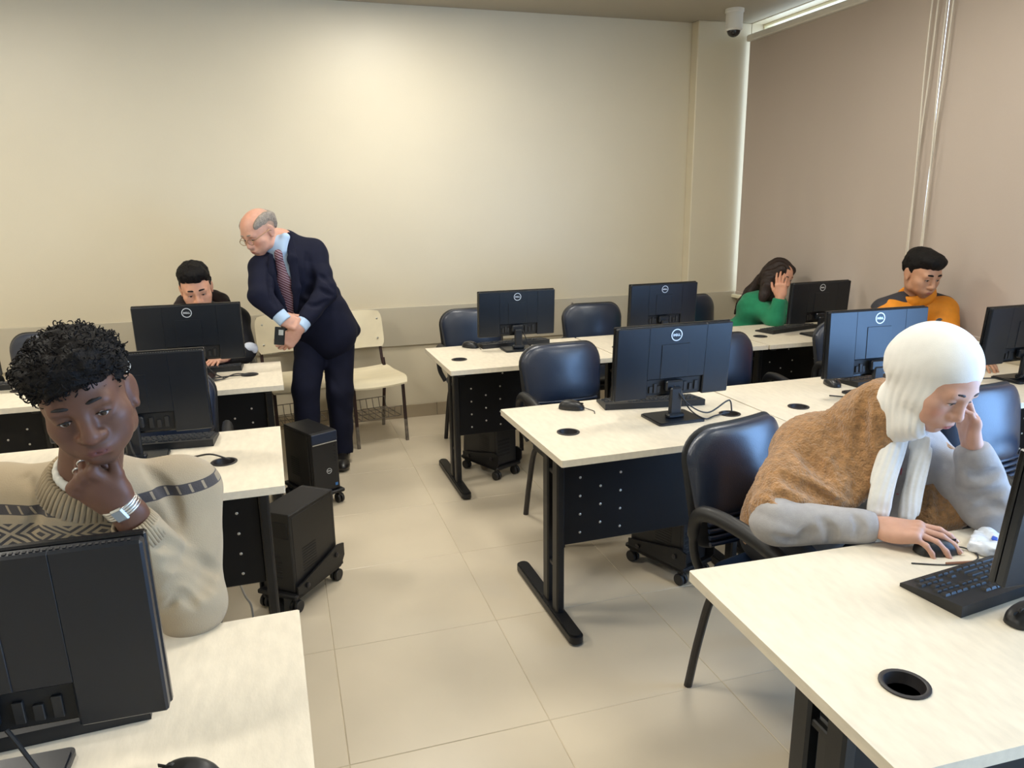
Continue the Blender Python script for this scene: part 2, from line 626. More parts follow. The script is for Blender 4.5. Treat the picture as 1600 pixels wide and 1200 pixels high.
# ================================================================== FURNITURE
T = .74
def desk(loc, L, D, rz, label, gromm, hole_cols=True, legs=(1, 1)):
    t = thing('desk', label, 'desk', (loc[0], loc[1], 0), rz, 'computer desks')
    holes = [(gx, gy, .037) for gx, gy in gromm]
    top = slab_with_holes([(.004, 0), (L - .004, 0), (L, .004), (L, D - .004), (L - .004, D), (.004, D), (0, D - .004), (0, .004)], holes, T - .025, T, 'tabletop', M_LAM, t)
    for gx, gy in gromm:
        MB().lathe([(.030, .012 - .03), (.0365, .0), (.0365, .0), (.044, .0005), (.044, .003), (.040, .0042), (.0355, .003), (.034, -.004), (.031, -.016), (.028, -.022), (.0, -.022), (0, -.026), (.030, -.026), (.030, -.018)], 28, t=(gx, gy, T)).build('grommet', M_GROM, t)
    cy0, cy1 = .215, .315                      # the two columns of each leg
    for k, lx in enumerate((.075, L - .075)):
        if not legs[k]:
            continue
        fl_, fc = D - .05, D / 2 - .01
        lg = MB()
        for cy in (cy0, cy1):
            lg.box((lx, cy, (.035 + T - .05) / 2), (.032, .052, T - .05 - .035), bev=.006)
        for zz in (.22, .60):
            lg.box((lx, (cy0 + cy1) / 2, zz), (.016, .06, .018), bev=.003)
        lg.box((lx, fc, T - .0375), (.036, D - .14, .025), bev=.004)
        lo = lg.build('leg', M_BLACK, t)
        fp = rrect(.055, fl_, .026, 6, lx, fc)
        MB().prism(fp, .026, t=(0, 0, .009)).prism([(lx + (x - lx) * .8, fc + (y - fc) * .97) for x, y in fp], .008, t=(0, 0, .034)).build('foot', M_BLACK, lo)
        for yy in (fc - fl_ / 2 + .045, fc + fl_ / 2 - .045):
            MB().lathe([(.014, 0), (.016, .010)], 12, t=(lx, yy, 0)).build('foot_pad', M_GROM, lo)
    pan = MB().box((L / 2, .226, .500), (L - .185, .016, .38), bev=.003).build('modesty_panel', M_PANEL, t)
    dots = MB()  # pale discs painted in place of light showing through the panel's perforations
    R = rotx(math.pi / 2)
    cols = []
    for side in (0, 1):
        for c, zs in ((.165, (.355, .430, .505, .580)), (.250, (.385, .460, .535)), (.335, (.355, .43, .505, .58))):
            for z in zs:
                cols.append((c if side == 0 else L - c, z))
    cols.append((L * .62, .655)); cols.append((L * .36, .655))
    for x, z in cols:
        dots.lathe([(.0052, 0), (.0052, .0015), (.003, .003), (0, .003)], 8, R, (x, .218, z))
    dots.build('lit_holes', M_STEEL, pan)['kind'] = 'stuff'
    return t


DSK = {}
Lr = 1.003
DSK['R2a'] = desk((.862, 2.238), Lr, .69, math.radians(1.2), 'pale laminate computer desk in the middle, its T-leg showing in the aisle', [(.145, .29), (.86, .285)])
DSK['R2b'] = desk((.862 + (Lr + .004) * math.cos(.021), 2.238 + .021), Lr, .69, math.radians(.6), 'pale laminate desk under the blue-sheened monitor, second in the middle row', [(.18, .275), (.85, .275)])
DSK['R2c'] = desk((2.878, 2.270), .735, .68, 0, 'short pale desk in front of the person in the orange jacket', [(.12, .275)])
DSK['R3a'] = desk((.808, 3.716), .975, .665, math.radians(.8), 'pale laminate desk in the back row next to the aisle, with empty chair', [(.115, .27), (.85, .27)])
DSK['R3b'] = desk((.808 + .979, 3.730), .975, .665, 0, 'pale laminate desk, second of the back row, against the first one', [(.12, .27), (.85, .27)])
DSK['R3c'] = desk((2.772, 3.730), .838, .665, 0, 'pale laminate desk of the person in the green top', [(.12, .27)])
DSK['R1a'] = desk((.846, .745), Lr, .676, math.radians(-2.2), 'pale laminate desk in the right foreground with an empty round cable hole', [(.168, .18), (.84, .18)])
DSK['R1b'] = desk((.846 + 1.008, .745 - .039), Lr, .676, math.radians(-2.2), 'pale laminate desk beyond the right foreground desk, in front of the right chair', [(.16, .18), (.84, .18)])
DSK['L1'] = desk((-1.012, .83), Lr, .69, math.radians(1.0), 'pale laminate desk in the left foreground, of the person in the beige sweater', [(.16, .2), (.84, .2)])
DSK['L2'] = desk((-1.044, 2.300), Lr, .68, math.radians(.8), 'pale laminate desk behind the person in the beige sweater', [(.16, .27), (.81, .30)])
DSK['L3'] = desk((-1.032, 3.690), Lr, .60, math.radians(1.0), 'pale laminate desk of the smiling person, next to the standing person', [(.16, .3), (.842, .30)])
DSK['L3b'] = desk((-2.040, 3.672), Lr, .60, math.radians(1.0), 'pale laminate desk at the far left end of the back row', [(.16, .3), (.80, .35)])


# ------------------------------------------------------------------ monitors
def stroke_logo(g, R, t, s):
    """ring with the four letters D E L L, facing local -y"""
    ro, ri = .0245 * s, .0207 * s
    g.lathe([(ri, 0), (ro, 0), (ro, .0012), (ri, .0012)], 36, R @ rotx(math.pi / 2), t, closed=True)
    return g


def letters(g, R, t, s):
    def bar(x, z, w, h, a=0.):
        g.box((0, 0, 0), (w * s, .0012 * s, h * s), R @ roty(-a), 0, t=np.asarray(t) + R @ (arr(x, 0, z) * s))
    h = .0096
    # D
    bar(-.0142, 0, .0026, h)
    n = 8
    pts_o = [(-.0142 + .0072 * math.cos(a), .0048 * math.sin(a)) for a in np.linspace(-math.pi / 2, math.pi / 2, n)]
    pts_i = [(-.0142 + .0046 * math.cos(a), .0026 * math.sin(a)) for a in np.linspace(math.pi / 2, -math.pi / 2, n)]
    for i in range(n - 1):
        q = [pts_o[i], pts_o[i + 1], pts_i[n - 2 - i], pts_i[n - 1 - i]]
        g.prism([(x * s, z * s) for x, z in q], .0012 * s, R @ rotx(math.pi / 2), np.asarray(t) + R @ arr(0, .0006 * s, 0))
    # tilted E
    a = math.radians(32)
    ca, sa = math.cos(a), math.sin(a)
    def eb(x, z, w, hh):
        bar(-.0022 + x * ca - z * sa, x * sa + z * ca, w, hh, a)
    eb(-.0030, 0, .0022, h)
    for zz in (-.0038, 0, .0038):
        eb(.0006, zz, .0072, .0020)
    # L L
    for x0 in (.0062, .0128):
        bar(x0 - .0018, 0, .0024, h)
        bar(x0 + .0008, -.0038, .0054, .0022)
    return g


def monitor(loc, rz, s, label, tilt=3.5, cable=None, cable2=None):
    t = thing('monitor', label, 'monitor', loc, rz, 'desktop monitors')
    W, Hh, zb = .517 * s, .297 * s, .088 * s
    zc = zb + Hh / 2
    piv = arr(0, 0, zc)
    R = rotx(math.radians(tilt))          # top leans towards -y (screen tips up)
    def tp(p):
        return piv + R @ (arr(*p) - piv)
    def bx(g, x0, x1, y0, y1, z0, z1, bev=.003):
        return g.box(tp(((x0 + x1) / 2, (y0 + y1) / 2, (z0 + z1) / 2)), (x1 - x0, y1 - y0, z1 - z0), R, bev)
    bpl = MB().prism(rrect(.205 * s, .165 * s, .012, 4), .008, t=(0, -.015, 0)).prism(rrect(.195 * s, .155 * s, .012, 4), .003, t=(0, -.015, .008))
    bpl.build('base', M_MON, t)
    nk = MB().box((0, -.030, .072 * s), (.052 * s, .022, .128 * s), rotx(math.radians(2)), .006).box((0, -.030, .020), (.075 * s, .036, .02), None, .006)
    nk.build('neck', M_MON, t)
    bz = bx(MB(), -W / 2, W / 2, .006, .020, zb, zb + Hh, .003)
    bz.build('bezel', M_MONG, t)
    scr = bx(MB(), -W / 2 + .008, W / 2 - .008, .0195, .0208, zb + .016, zb + Hh - .008, 0)
    scr.build('screen', M_SCREEN, t)
    bay0, bay1, bayh = -.115 * s, .135 * s, .078 * s
    hs = MB()
    bx(hs, -W / 2 + .002, bay0, -.016, .006, zb + .002, zb + Hh - .003, .004)
    bx(hs, bay1, W / 2 - .002, -.016, .006, zb + .002, zb + Hh - .003, .004)
    bx(hs, bay0 - .006, bay1 + .006, -.016, .006, zb + bayh, zb + Hh - .003, .004)
    hs.build('housing', M_MON, t)
    bx(MB(), bay0, bay1, -.004, .006, zb + .012, zb + bayh, 0).build('cable_recess', M_BAY, t)
    pl = MB()
    bx(pl, -.062 * s, .062 * s, -.0185, -.015, zb + bayh + .004, zb + Hh * .745, .0012)
    pl.build('mount_cover', M_MON, t)
    hub = MB()
    bx(hub, -.040 * s, .040 * s, -.034, -.010, zb + bayh * .38, zb + bayh * .96, .006)
    hub.build('hinge', M_MON, t)
    pr = MB()
    for k, xx in enumerate((-.095, -.075, -.06, .06, .085, .11)):
        bx(pr, (xx - .007) * s, (xx + .007) * s, -.010, -.003, zb + .022, zb + .050 + .01 * (k % 2), .001)
    pr.build('port_plugs', M_CABLE, t)['kind'] = 'stuff'
    vt = MB()
    for k in range(int(60)):
        xx = (-.5 + (k + .5) / 60) * W * .94
        bx(vt, xx - .0022, xx + .0022, -.010, -.004, zb + Hh - .0034, zb + Hh - .0018, 0)
    vt.build('vent_slots', M_BAY, t)['kind'] = 'stuff'
    lz = zb + Hh - .040 * s
    stroke_logo(MB(), R, tp((0, -.0162, lz)), s).build('logo_ring', M_LOGO, t)
    letters(MB(), R, tp((0, -.0166, lz)), s).build('logo_letters', M_LOGO, t)
    for nm, pts in (('cable', cable), ('cable', cable2)):
        if pts:
            MB().tube([arr(p[0], p[1], max(p[2], .0062)) for p in bez([arr(*p) for p in pts], 10)], .0032, 6).build(nm, M_CABLE, t)
    return t


def mloc(px, py):
    p = atz(px, py, T)
    return p
# middle row
monitor((1.462, 2.575, T + .0005), math.radians(1.5), 1.0, 'black monitor on the middle desk nearest the aisle, silver round logo', 4,
        [(.02, -.02, .14), (.05, -.05, .05), (.10, -.09, .010), (.17, -.06, .006), (.25, -.04, .006)],
        [(-.01, -.02, .15), (.04, -.06, .07), (.14, -.05, .020), (.24, -.030, .052), (.262, -.028, .048), (.262, -.040, .009)])
monitor((2.475, 2.60, T + .0005), math.radians(-1.5), 1.0, 'monitor with blue sheen on its back, behind the white headscarf', -2,
        [(.02, -.02, .14), (-.05, -.05, .05), (-.12, -.04, .006), (-.2, .02, .006)])
monitor((3.335, 2.60, T + .0005), math.radians(0), .93, 'black monitor cut off by the right picture edge, in front of the orange jacket', 4,
        [(.02, -.02, .14), (-.04, -.06, .03), (-.10, .02, .006), (-.2, .05, .006)])
# back row
monitor((1.315, 4.165, T + .0005), math.radians(.5), .915, 'black monitor in the back row nearest the aisle', 3,
        [(.02, -.02, .14), (.05, -.05, .05), (.10, .0, .008), (.16, .05, .006)])
monitor((2.276, 4.16, T + .0005), math.radians(2), .915, 'black monitor, middle of the three in the back row', 3)
monitor((3.262, 3.93, T + .0005), math.radians(3), .885, 'dull black monitor in front of the person in the green top', 3,
        [(.02, -.02, .14), (.06, -.05, .05), (.10, -.02, .006), (.13, .05, .006)])
# left block
monitor((-.462, 4.03, T + .0005), math.radians(-1), .985, 'black monitor hiding the lower face of the smiling person', 4,
        [(.02, -.02, .14), (.06, -.10, .03), (.13, -.12, .008), (.20, -.04, .014), (.27, -.06, .012), (.305, -.05, .010)],
        [(.04, -.02, .10), (.10, -.06, .03), (.15, -.10, .006), (.09, -.14, .006), (.05, -.10, .006), (.16, -.08, .012), (.30, -.05, .010)])
monitor((-.530, 2.74, T + .0005), math.radians(1), .99, 'black monitor right behind the curly haired person', 4,
        [(-.02, -.02, .14), (.0, -.06, .05), (.03, -.10, .02), (.10, -.11, .006)],
        [(.08, -.06, .02), (.18, -.10, .02), (.25, -.14, .035), (.31, -.145, .010)])
monitor((-.487, 1.135, T + .0005), math.radians(-1), 1.03, 'large black monitor back in the lower left foreground corner', 4,
        [(.05, -.02, .12), (.12, -.06, .03), (.20, -.05, .006), (.24, -.09, .005), (.27, -.11, .005), (.36, -.25, .005)],
        [(-.05, -.02, .12), (-.02, -.10, .03), (.05, -.10, .006), (.14, -.05, .006), (.16, .0, .006)])
monitor((1.592, .996, T + .0005), math.radians(-2), 1.0, 'black monitor edge at the right border beside the foreground keyboard', 5,
        [(.02, -.02, .14), (.05, -.05, .05), (-.05, -.08, .006), (-.12, -.04, .006)])
monitor((-1.555, 4.00, T + .0005), math.radians(-3), .985, 'black monitor at the far left edge of the back row', 4)


# ------------------------------------------------------------------ keyboards
KEYROWS = [  # (y, z offsets are computed) widths of keys in units
    [1, -.6, 1, 1, 1, 1, -.3, 1, 1, 1, 1, -.3, 1, 1, 1, 1, -.3, 1, 1, 1],
    [1] * 13 + [2] + [-.3, 1, 1, 1, -.3, 1, 1, 1, 1],
    [1.5] + [1] * 12 + [1.5] + [-.3, 1, 1, 1, -.3, 1, 1, 1, 1],
    [1.75] + [1] * 11 + [2.25] + [-3.6, 1, 1, 1],
    [2.25] + [1] * 10 + [2.75] + [-1.3, 1, -1.3, 1, 1, 1, 1],
    [1.25, 1.25, 1.25, 6.25, 1.25, 1.25, 1.25, 1.25] + [-.3, 1, 1, 1, -.3, 2, 1],
]
key_cache = {}
def keycap(w):
    w = round(w, 4)
    if w not in key_cache:
        d = .0148
        g = MB()
        b, tpw, tpd, h = w / 2, w / 2 - .0022, d / 2 - .0022, .0052
        v = [(-b, -d / 2, 0), (b, -d / 2, 0), (b, d / 2, 0), (-b, d / 2, 0), (-tpw, -tpd, h), (tpw, -tpd, h), (tpw, tpd, h), (-tpw, tpd, h)]
        f = [(3, 2, 1, 0), (4, 5, 6, 7), (0, 1, 5, 4), (1, 2, 6, 5), (2, 3, 7, 6), (3, 0, 4, 7)]
        me = g.add(v, f).mesh('key')
        me.materials.append(M_KEYCAP)
        key_cache[w] = me
    return key_cache[w]


def keyboard(loc, rz, label, single=False, cable=None):
    """typist sits at local -y"""
    t = thing('keyboard', label, 'keyboard', loc, rz, 'black keyboards')
    L, D = .44, .148
    prof = [(-D / 2, 0), (D / 2, 0), (D / 2, .026), (D / 2 - .03, .0245), (-D / 2 + .01, .0115), (-D / 2, .008)]
    R = np.array([[0, 0, 1.], [1, 0, 0], [0, 1, 0]])       # local x->Y, y->Z, z->X
    MB().prism(prof, L, R, (-L / 2, 0, 0)).build('body', M_KEY, t, angle=.3)
    u = (L - .022) / 22.6
    slope = math.atan2(.0245 - .0115, D - .04)
    Rk = rotx(slope)
    allk = MB()
    for r, row in enumerate(KEYROWS):
        y = D / 2 - .028 - r * .0190 - (.006 if r > 0 else 0)
        z = .0115 + (y + D / 2 - .01) * math.tan(slope) - .0004
        x = -L / 2 + .011
        for k in row:
            if k < 0:
                x += -k * u
                continue
            w = k * u
            if single:
                o = obj('key', keycap(w - .0018), None, t, (x + w / 2, y, z))
                o.rotation_euler[0] = slope
            else:
                me = keycap(w - .0018)
                V = np.array([v.co[:] for v in me.vertices])
                allk.add(V, [tuple(p.vertices) for p in me.polygons], Rk, (x + w / 2, y, z))
            x += w
    if not single:
        allk.build('keys', M_KEYCAP, t, angle=.3)['kind'] = 'stuff'
    if cable:
        MB().tube(bez([arr(*p) for p in cable], 10), .0022, 6).build('cable', M_CABLE, t)
    return t


PI = math.pi
# foreground keyboard: corners read from the photograph on the desk plane
A, B_, C_ = atz(1405, 915, T), atz(1500, 968, T), atz(1560, 868, T)
ang = math.atan2(C_[1] - A[1], C_[0] - A[0])
cx = (A + B_) / 2 + arr(math.cos(ang), math.sin(ang), 0) * .222
keyboard((cx[0], cx[1], T + .0005), ang + PI, 'black full-size keyboard in the right foreground', True)
keyboard((1.487, 2.80, T + .0005), math.radians(-9) + PI, 'black keyboard behind the middle monitor nearest the aisle')
keyboard((1.335, 4.322, T + .0005), math.radians(5) + PI, 'black keyboard behind the aisle monitor in the back row')
keyboard((3.205, 4.155, T + .0005), math.radians(14) + PI, 'black keyboard in front of the person in the green top')
keyboard((-.50, 2.90, T + .0005), math.radians(-4) + PI, 'black keyboard behind the monitor at the beige sweater')
keyboard((-.455, 4.205, T + .0005), math.radians(-2) + PI, 'black keyboard under the hands of the smiling person')
keyboard((-.50, 1.31, T + .0005), math.radians(3) + PI, 'black keyboard behind the big lower left monitor')
keyboard((2.72, 2.80, T + .0005), math.radians(4) + PI, 'black keyboard behind the monitor with the blue sheen')
keyboard((-1.51, 4.165, T + .0005), math.radians(-6) + PI, 'black keyboard at the far left edge of the picture')


# ------------------------------------------------------------------ mice
def mouse_mesh():
    g = MB()
    n, m = 20, 12
    v, f = [], []
    for j in range(m + 1):
        ph = j / m * PI / 2
        for k in range(n):
            a = 2 * PI * k / n
            ca, sa = math.cos(a), math.sin(a)
            sx = math.copysign(abs(ca) ** .75, ca) * .031
            sy = math.copysign(abs(sa) ** .8, sa) * .056
            q = math.cos(ph) ** .55
            hgt = .037 * (1 - .18 * ((sy / .056 * q) + .15) ** 2 - (.12 if sy > 0 else .02) * abs(sy / .056 * q))
            v.append((sx * q, sy * q, .002 + hgt * math.sin(ph) ** .8))
    for j in range(m):
        for k in range(n):
            k2 = (k + 1) % n
            f.append((j * n + k, j * n + k2, (j + 1) * n + k2, (j + 1) * n + k))
    f.append(tuple(range(n))[::-1])
    return g.add(v, f)
mme = mouse_mesh().mesh('body', 1.0)
mme.materials.append(M_MOUSE)
def mouse(loc, rz, label, cable=None):
    """front (buttons, cable) at local +y"""
    t = thing('mouse', label, 'mouse', loc, rz, 'black computer mice')
    obj('body', mme, None, t)
    MB().lathe([(.0, -.0035), (.008, -.0035), (.009, -.002), (.009, .002), (.008, .0035), (0, .0035)], 14, roty(PI / 2), (0, .028, .0275)).build('scroll_wheel', M_CABLE, t)
    MB().box((0, .040, .028), (.0012, .022, .006)).build('button_gap', M_BAY, t)
    if cable:
        MB().tube(bez([arr(*p) for p in cable], 10), .0019, 6).build('cable', M_CABLE, t)
    return t


Pm = atz(893, 639, T)
mouse((Pm[0], Pm[1], T), math.radians(-125), 'black mouse on the middle desk nearest the aisle', [(0, .054, .010), (.0, .08, .003), (.015, .10, .0025), (.05, .11, .0025)])
Pm = atz(735, 543, T)
mouse((Pm[0], Pm[1], T), math.radians(-140), 'black mouse on the back row desk next to the aisle', [(0, .054, .010), (.01, .08, .003), (.03, .10, .0025)])
Pm = atz(1300, 602, T)
mouse((Pm[0], Pm[1], T), math.radians(165), 'black mouse under the left edge of the blue-sheened monitor')
PM2 = atz(1462, 862, T)
mouse((PM2[0], PM2[1], T), math.radians(-100), 'black mouse under the hand of the person in the headscarf', [(0, .054, .010), (.004, .075, .006), (.03, .085, .003), (.06, .06, .002), (.07, -.02, .002), (.05, -.10, .002)])
Pm = atz(296, 1228, T)
mouse((Pm[0], Pm[1], T), math.radians(60), 'black mouse at the bottom edge of the left foreground desk')
Pm = atz(1597, 960, T)
mouse((1.425, 1.005, T), math.radians(95), 'black mouse cut off by the right edge beside the foreground keyboard')


# ------------------------------------------------------------------ computer towers and trolleys
def tower(loc, rz, label, front=True, sc=1.):
    """front faces local -y"""
    t = thing('computer_tower', label, 'computer', loc, rz, 'black computer towers')
    W, D, Hh = .155 * sc, .295 * sc, .335 * sc
    MB().box((0, .006, Hh / 2), (W, D - .012, Hh), bev=.004).build('case', M_TOWER, t)
    f = MB().box((0, -D / 2 + .006, Hh / 2), (W - .002, .02, Hh - .002), bev=.004)
    f.build('front_panel', M_TOWER, t)
    MB().box((0, -D / 2 + .002, Hh - .030), (W - .004, .020, .052), bev=.003).build('drive_band', M_TOWERB, t)
    MB().box((0, -D / 2 - .005, Hh - .062), (W - .01, .004, .005), bev=.001).build('silver_strip', M_STEEL, t)
    lr = MB()
    stroke_logo(lr, np.eye(3), (.015, -D / 2 - .0052, Hh * .34), .62)
    letters(lr, np.eye(3), (.015, -D / 2 - .0052, Hh * .34), .62)
    lr.build('logo', M_LOGO, t)
    pb = MB().box((W / 2 - .018, -D / 2 - .004, Hh - .085), (.012, .006, .012), bev=.002)
    for k in range(4):
        pb.box((W / 2 - .018, -D / 2 - .004, Hh - .115 - k * .018), (.013, .005, .006), bev=.001)
    pb.build('port_column', M_BAY, t)
    MB().box((W / 2 - .022, -D / 2 - .0045, .030), (.016, .003, .016), bev=.001).build('sticker', mat('sticker_blue', srgb(60, 120, 190), .35, var=.1, scale=90), t)
    # side panel with raised edge, vents
    sp = MB()
    for s in (-1, 1):
        sp.box((s * W / 2, .012, Hh / 2), (.004, D - .05, Hh - .03), bev=.0015)
    sp.build('side_panel', M_TOWER, t)
    vt = MB()
    for k in range(9):
        vt.box((-W / 2 - .0022, .04, .07 + k * .012), (.002, .09, .004))
        vt.box((W / 2 + .0022, .04, .07 + k * .012), (.002, .09, .004))
    vt.build('vent', M_BAY, t)['kind'] = 'stuff'
    rp = MB()
    for k in range(5):
        rp.box((.02, D / 2 + .001, .06 + k * .022), (.09, .003, .012), bev=.001)
    rp.box((-.03, D / 2 + .001, Hh - .07), (.07, .004, .07), bev=.002)
    rp.build('rear_slots', M_BAY, t)['kind'] = 'stuff'
    return t


def trolley(loc, rz, label, L=.34, W=.19, wings=True):
    t = thing('tower_trolley', label, 'trolley', loc, rz, 'tower trolleys on castors')
    zt = .085
    MB().box((0, 0, zt - .010), (W, L, .020), bev=.005).build('tray', M_BLACK, t)
    if wings:
        for s in (-1, 1):
            poly = [(-L / 2 + .02, zt - .02), (L / 2 - .02, zt - .02), (L / 2 + .01, zt + .02), (L / 2 + .01, zt + .075), (L / 2 - .03, zt + .085), (L / 2 - .10, zt + .07), (-L / 2 + .06, zt + .035), (-L / 2 + .02, zt + .03)]
            R = np.array([[0, 0, 1.], [1, 0, 0], [0, 1, 0]])
            w = MB().prism(poly, .008, R, (s * (W / 2 - .004) - .004, 0, 0)).build('side_bracket', M_BLACK, t)
            for ky, kz in ((L / 2 - .05, .045), (-L / 2 + .08, .012)):
                MB().lathe([(.011, 0), (.011, .005), (.005, .007), (0, .007)], 12, roty(s * PI / 2), (s * (W / 2 + .002), ky, zt + kz)).build('clamp_knob', M_GROM, w)
    for sx in (-1, 1):
        for sy in (-1, 1):
            x, y = sx * (W / 2 - .022), sy * (L / 2 - .03)
            c = MB()
            for o in (-.011, .011):
                c.lathe([(0, -.007), (.024, -.007), (.026, -.004), (.026, .004), (.024, .007), (0, .007)], 18, roty(PI / 2), (x + o, y, .026))
            c.box((x, y, .052), (.018, .03, .026), None, .004)
            c.build('castor', M_CABLE, t)
    return t


def tower_set(cx, cy, rz, label, tl, wings=True, sc=1., flip=0.):
    trolley((cx, cy, 0), rz, tl, wings=wings)
    return tower((cx, cy, .0855), rz + flip, label, sc=sc)
# by the standing person, front turned to the aisle
yaw = math.radians(27)
fx, fy = .150, 3.905
cx, cy = fx - math.sin(yaw) * .15, fy + math.cos(yaw) * .15
tower_set(cx, cy, yaw, 'black computer tower standing in the aisle before the standing person', 'castor trolley under the tower by the standing person', wings=False)
# beside the left second desk, long side turned to the aisle
tower_set(-.018, 2.995, math.radians(-38), 'black computer tower leaning out from under the desk behind the beige sweater', 'bracketed castor trolley beside the desk behind the beige sweater', flip=PI)
tower_set(1.545, 2.70, math.radians(200), 'black computer tower under the middle desk nearest the aisle', 'castor trolley under the middle desk nearest the aisle')
tower_set(1.13, 4.14, math.radians(205), 'black computer tower under the back row desk next to the aisle', 'castor trolley under the back row desk next to the aisle')
tw = tower_set(1.268, 1.165, math.radians(90), 'dark computer tower under the right foreground desk', 'castor trolley under the right foreground desk', wings=False)
g = MB()
for k in range(4):
    g.box((-.02, .1485, .215 + k * .022), (.085, .003, .005), None, .001)
g.build('rear_slits', M_BAY, tw)['kind'] = 'stuff'

# loose grey cables hanging behind the left second desk
for k, pts in enumerate(([(333, 930), (340, 965), (352, 1000)], [(380, 925), (392, 945), (398, 975)])):
    pp = [aty(x, y, 2.75 - .02 * i) for i, (x, y) in enumerate(pts)]
    pp = [pp[0] + arr(-.05, .12, .12)] + pp + [arr(pp[-1][0] + .03, pp[-1][1] - .05, .006)]
    tag(MB().tube(bez(pp, 8), .004, 6).build('cable', M_CABLEG), ('pale grey cable hanging under the desk at the beige sleeve', 'pale grey cable hanging nearer the aisle under the left desk')[k], 'cable', 'loose cables under the left desk')


# ------------------------------------------------------------------ armchairs
def chair_outline(w0, w1, z0, z1, r=.09, n=8):
    P = []
    for (x, z, a0, rr, sx) in ((w1 / 2, z1, 0, r, 1), (-w1 / 2, z1, 90, r, -1), (-w0 / 2, z0, 180, r * .6, -1), (w0 / 2, z0, 270, r * .6, 1)):
        for i in range(n + 1):
            a = math.radians(a0 + 90 * i / n)
            sgz = -1 if z == z1 else 1
            P.append((x - sx * rr + rr * math.cos(a), z + sgz * rr + rr * math.sin(a)))
    # densify straight runs
    out = []
    for i in range(len(P)):
        a, b = np.array(P[i]), np.array(P[(i + 1) % len(P)])
        k = max(1, int(np.linalg.norm(b - a) / .03))
        for q in range(k):
            out.append(tuple(a + (b - a) * q / k))
    return out


def make_chair():
    """sitter faces local -y; origin on the floor under the seat centre"""
    t = thing('armchair', 'x', 'chair', (0, 0, 0))
    lean = rotx(math.radians(-9))
    def bt(p):
        return p
    cv = lambda x, z: .9 * x * x
    pv = arr(0, .20, .47)
    def RT_(g):
        for i in range(len(g.v)):
            g.v[i] = (g.v[i] - pv) @ lean.T + pv
        return g
    # shell behind and pad in front
    RT_(MB().pillow(chair_outline(.43, .455, .50, .908, .105), .020, .022, cv, t=(0, .235, 0))).build('back_shell', M_CHSHELL, t, angle=1.2)
    RT_(MB().pillow(chair_outline(.412, .440, .600, .900, .102), .034, .01, cv, t=(0, .222, 0), p=4)).build('backrest', M_VINYL, t, angle=1.2)
    for k in range(5):
        rb = MB()
        z = .520 + k * .022
        rb.tube([(x, .222 + cv(x, z) - .016, z) for x in np.linspace(-.175, .175, 9)], .0085, 8)
        RT_(rb).build('lumbar_rib', M_VINYL, t, angle=1.2)
    # seat cushion
    O = rrect(.47, .47, .09, 6)
    R = np.array([[1, 0, 0], [0, 0, 1.], [0, -1, 0]])      # pillow y -> -z? (front -y becomes +z)
    R = np.array([[1, 0, 0], [0, 0, 1.], [0, -1., 0]])
    MB().pillow(O, .042, .03, None, R=np.array([[1, 0, 0], [0, 0, 1.], [0, -1, 0]]), t=(0, -.01, .44), p=4).build('seat', M_VINYL, t, angle=1.2)
    MB().prism(rrect(.44, .44, .07, 5), .02, t=(0, -.01, .398)).build('seat_pan', M_CHSHELL, t)
    for s in (-1, 1):
        x = s * .262
        path = bez([(x * .86, .205, .425), (x * .98, .225, .50), (x, .232, .60), (x, .205, .655), (x, .12, .668), (x, -.02, .650), (x, -.13, .605), (x, -.19, .53), (x * .95, -.19, .45), (x * .86, -.17, .415)], 8)
        MB().tube(path, [.018 if i < 14 or i > 52 else .025 for i in range(len(path))], 10, flat=.8).build('armrest', M_CHSHELL, t, angle=1.2)
        rl = bez([(s * .17, .15, .40), (s * .195, .20, .36), (s * .21, .235, .19), (s * .222, .262, .0)], 6)
        MB().tube(rl, .0140, 10).build('leg', M_LEG, t)
        fl = bez([(s * .17, -.16, .40), (s * .18, -.165, .36), (s * .186, -.16, .19), (s * .192, -.155, .0)], 6)
        MB().tube(fl, .0140, 10).build('leg', M_LEG, t)
    cr = MB()
    cr.tube([(-.18, .15, .392), (.18, .15, .392)], .010, 8).tube([(-.18, -.16, .392), (.18, -.16, .392)], .010, 8)
    for s in (-1, 1):
        cr.tube([(s * .17, -.16, .392), (s * .17, .15, .392)], .010, 8)
    cr.build('seat_frame', M_LEG, t)
    return t


CH = make_chair()
first = True
CHAIRS = [
    (1.485, 1.735, 15, 'black armchair with blue sheen under the person in the headscarf'),
    (1.360, 3.20, 2, 'empty black armchair at the middle desk nearest the aisle'),
    (2.215, 3.15, -3, 'empty black armchair between the middle desk monitors, its armrest showing'),
    (1.235, 4.60, 1, 'empty black armchair behind the aisle monitor of the back row'),
    (2.085, 4.53, -2, 'empty black armchair in the gap between back row monitors'),
    (2.985, 4.66, 6, 'black armchair of the person in the green top'),
    (2.56, 1.80, 4, 'black armchair with blue sheen at the right picture edge'),
    (-1.33, 4.60, -2, 'empty black armchair at the far left by the wall'),
    (-.530, 3.16, 2, 'grey-black armchair behind the monitor at the curly hair'),
    (-.50, 1.78, 0, 'black armchair under the person in the beige sweater'),
    (-.455, 4.60, 3, 'black armchair under the smiling person'),
    (3.18, 3.27, -4, 'black armchair under the person in the orange jacket'),
]
for (x, y, a, lb) in CHAIRS:
    o = CH if first else copy_tree(CH)
    first = False
    o.location = (x, y, 0)
    o.rotation_euler[2] = math.radians(a)
    tag(o, lb, 'chair', 'black vinyl armchairs')


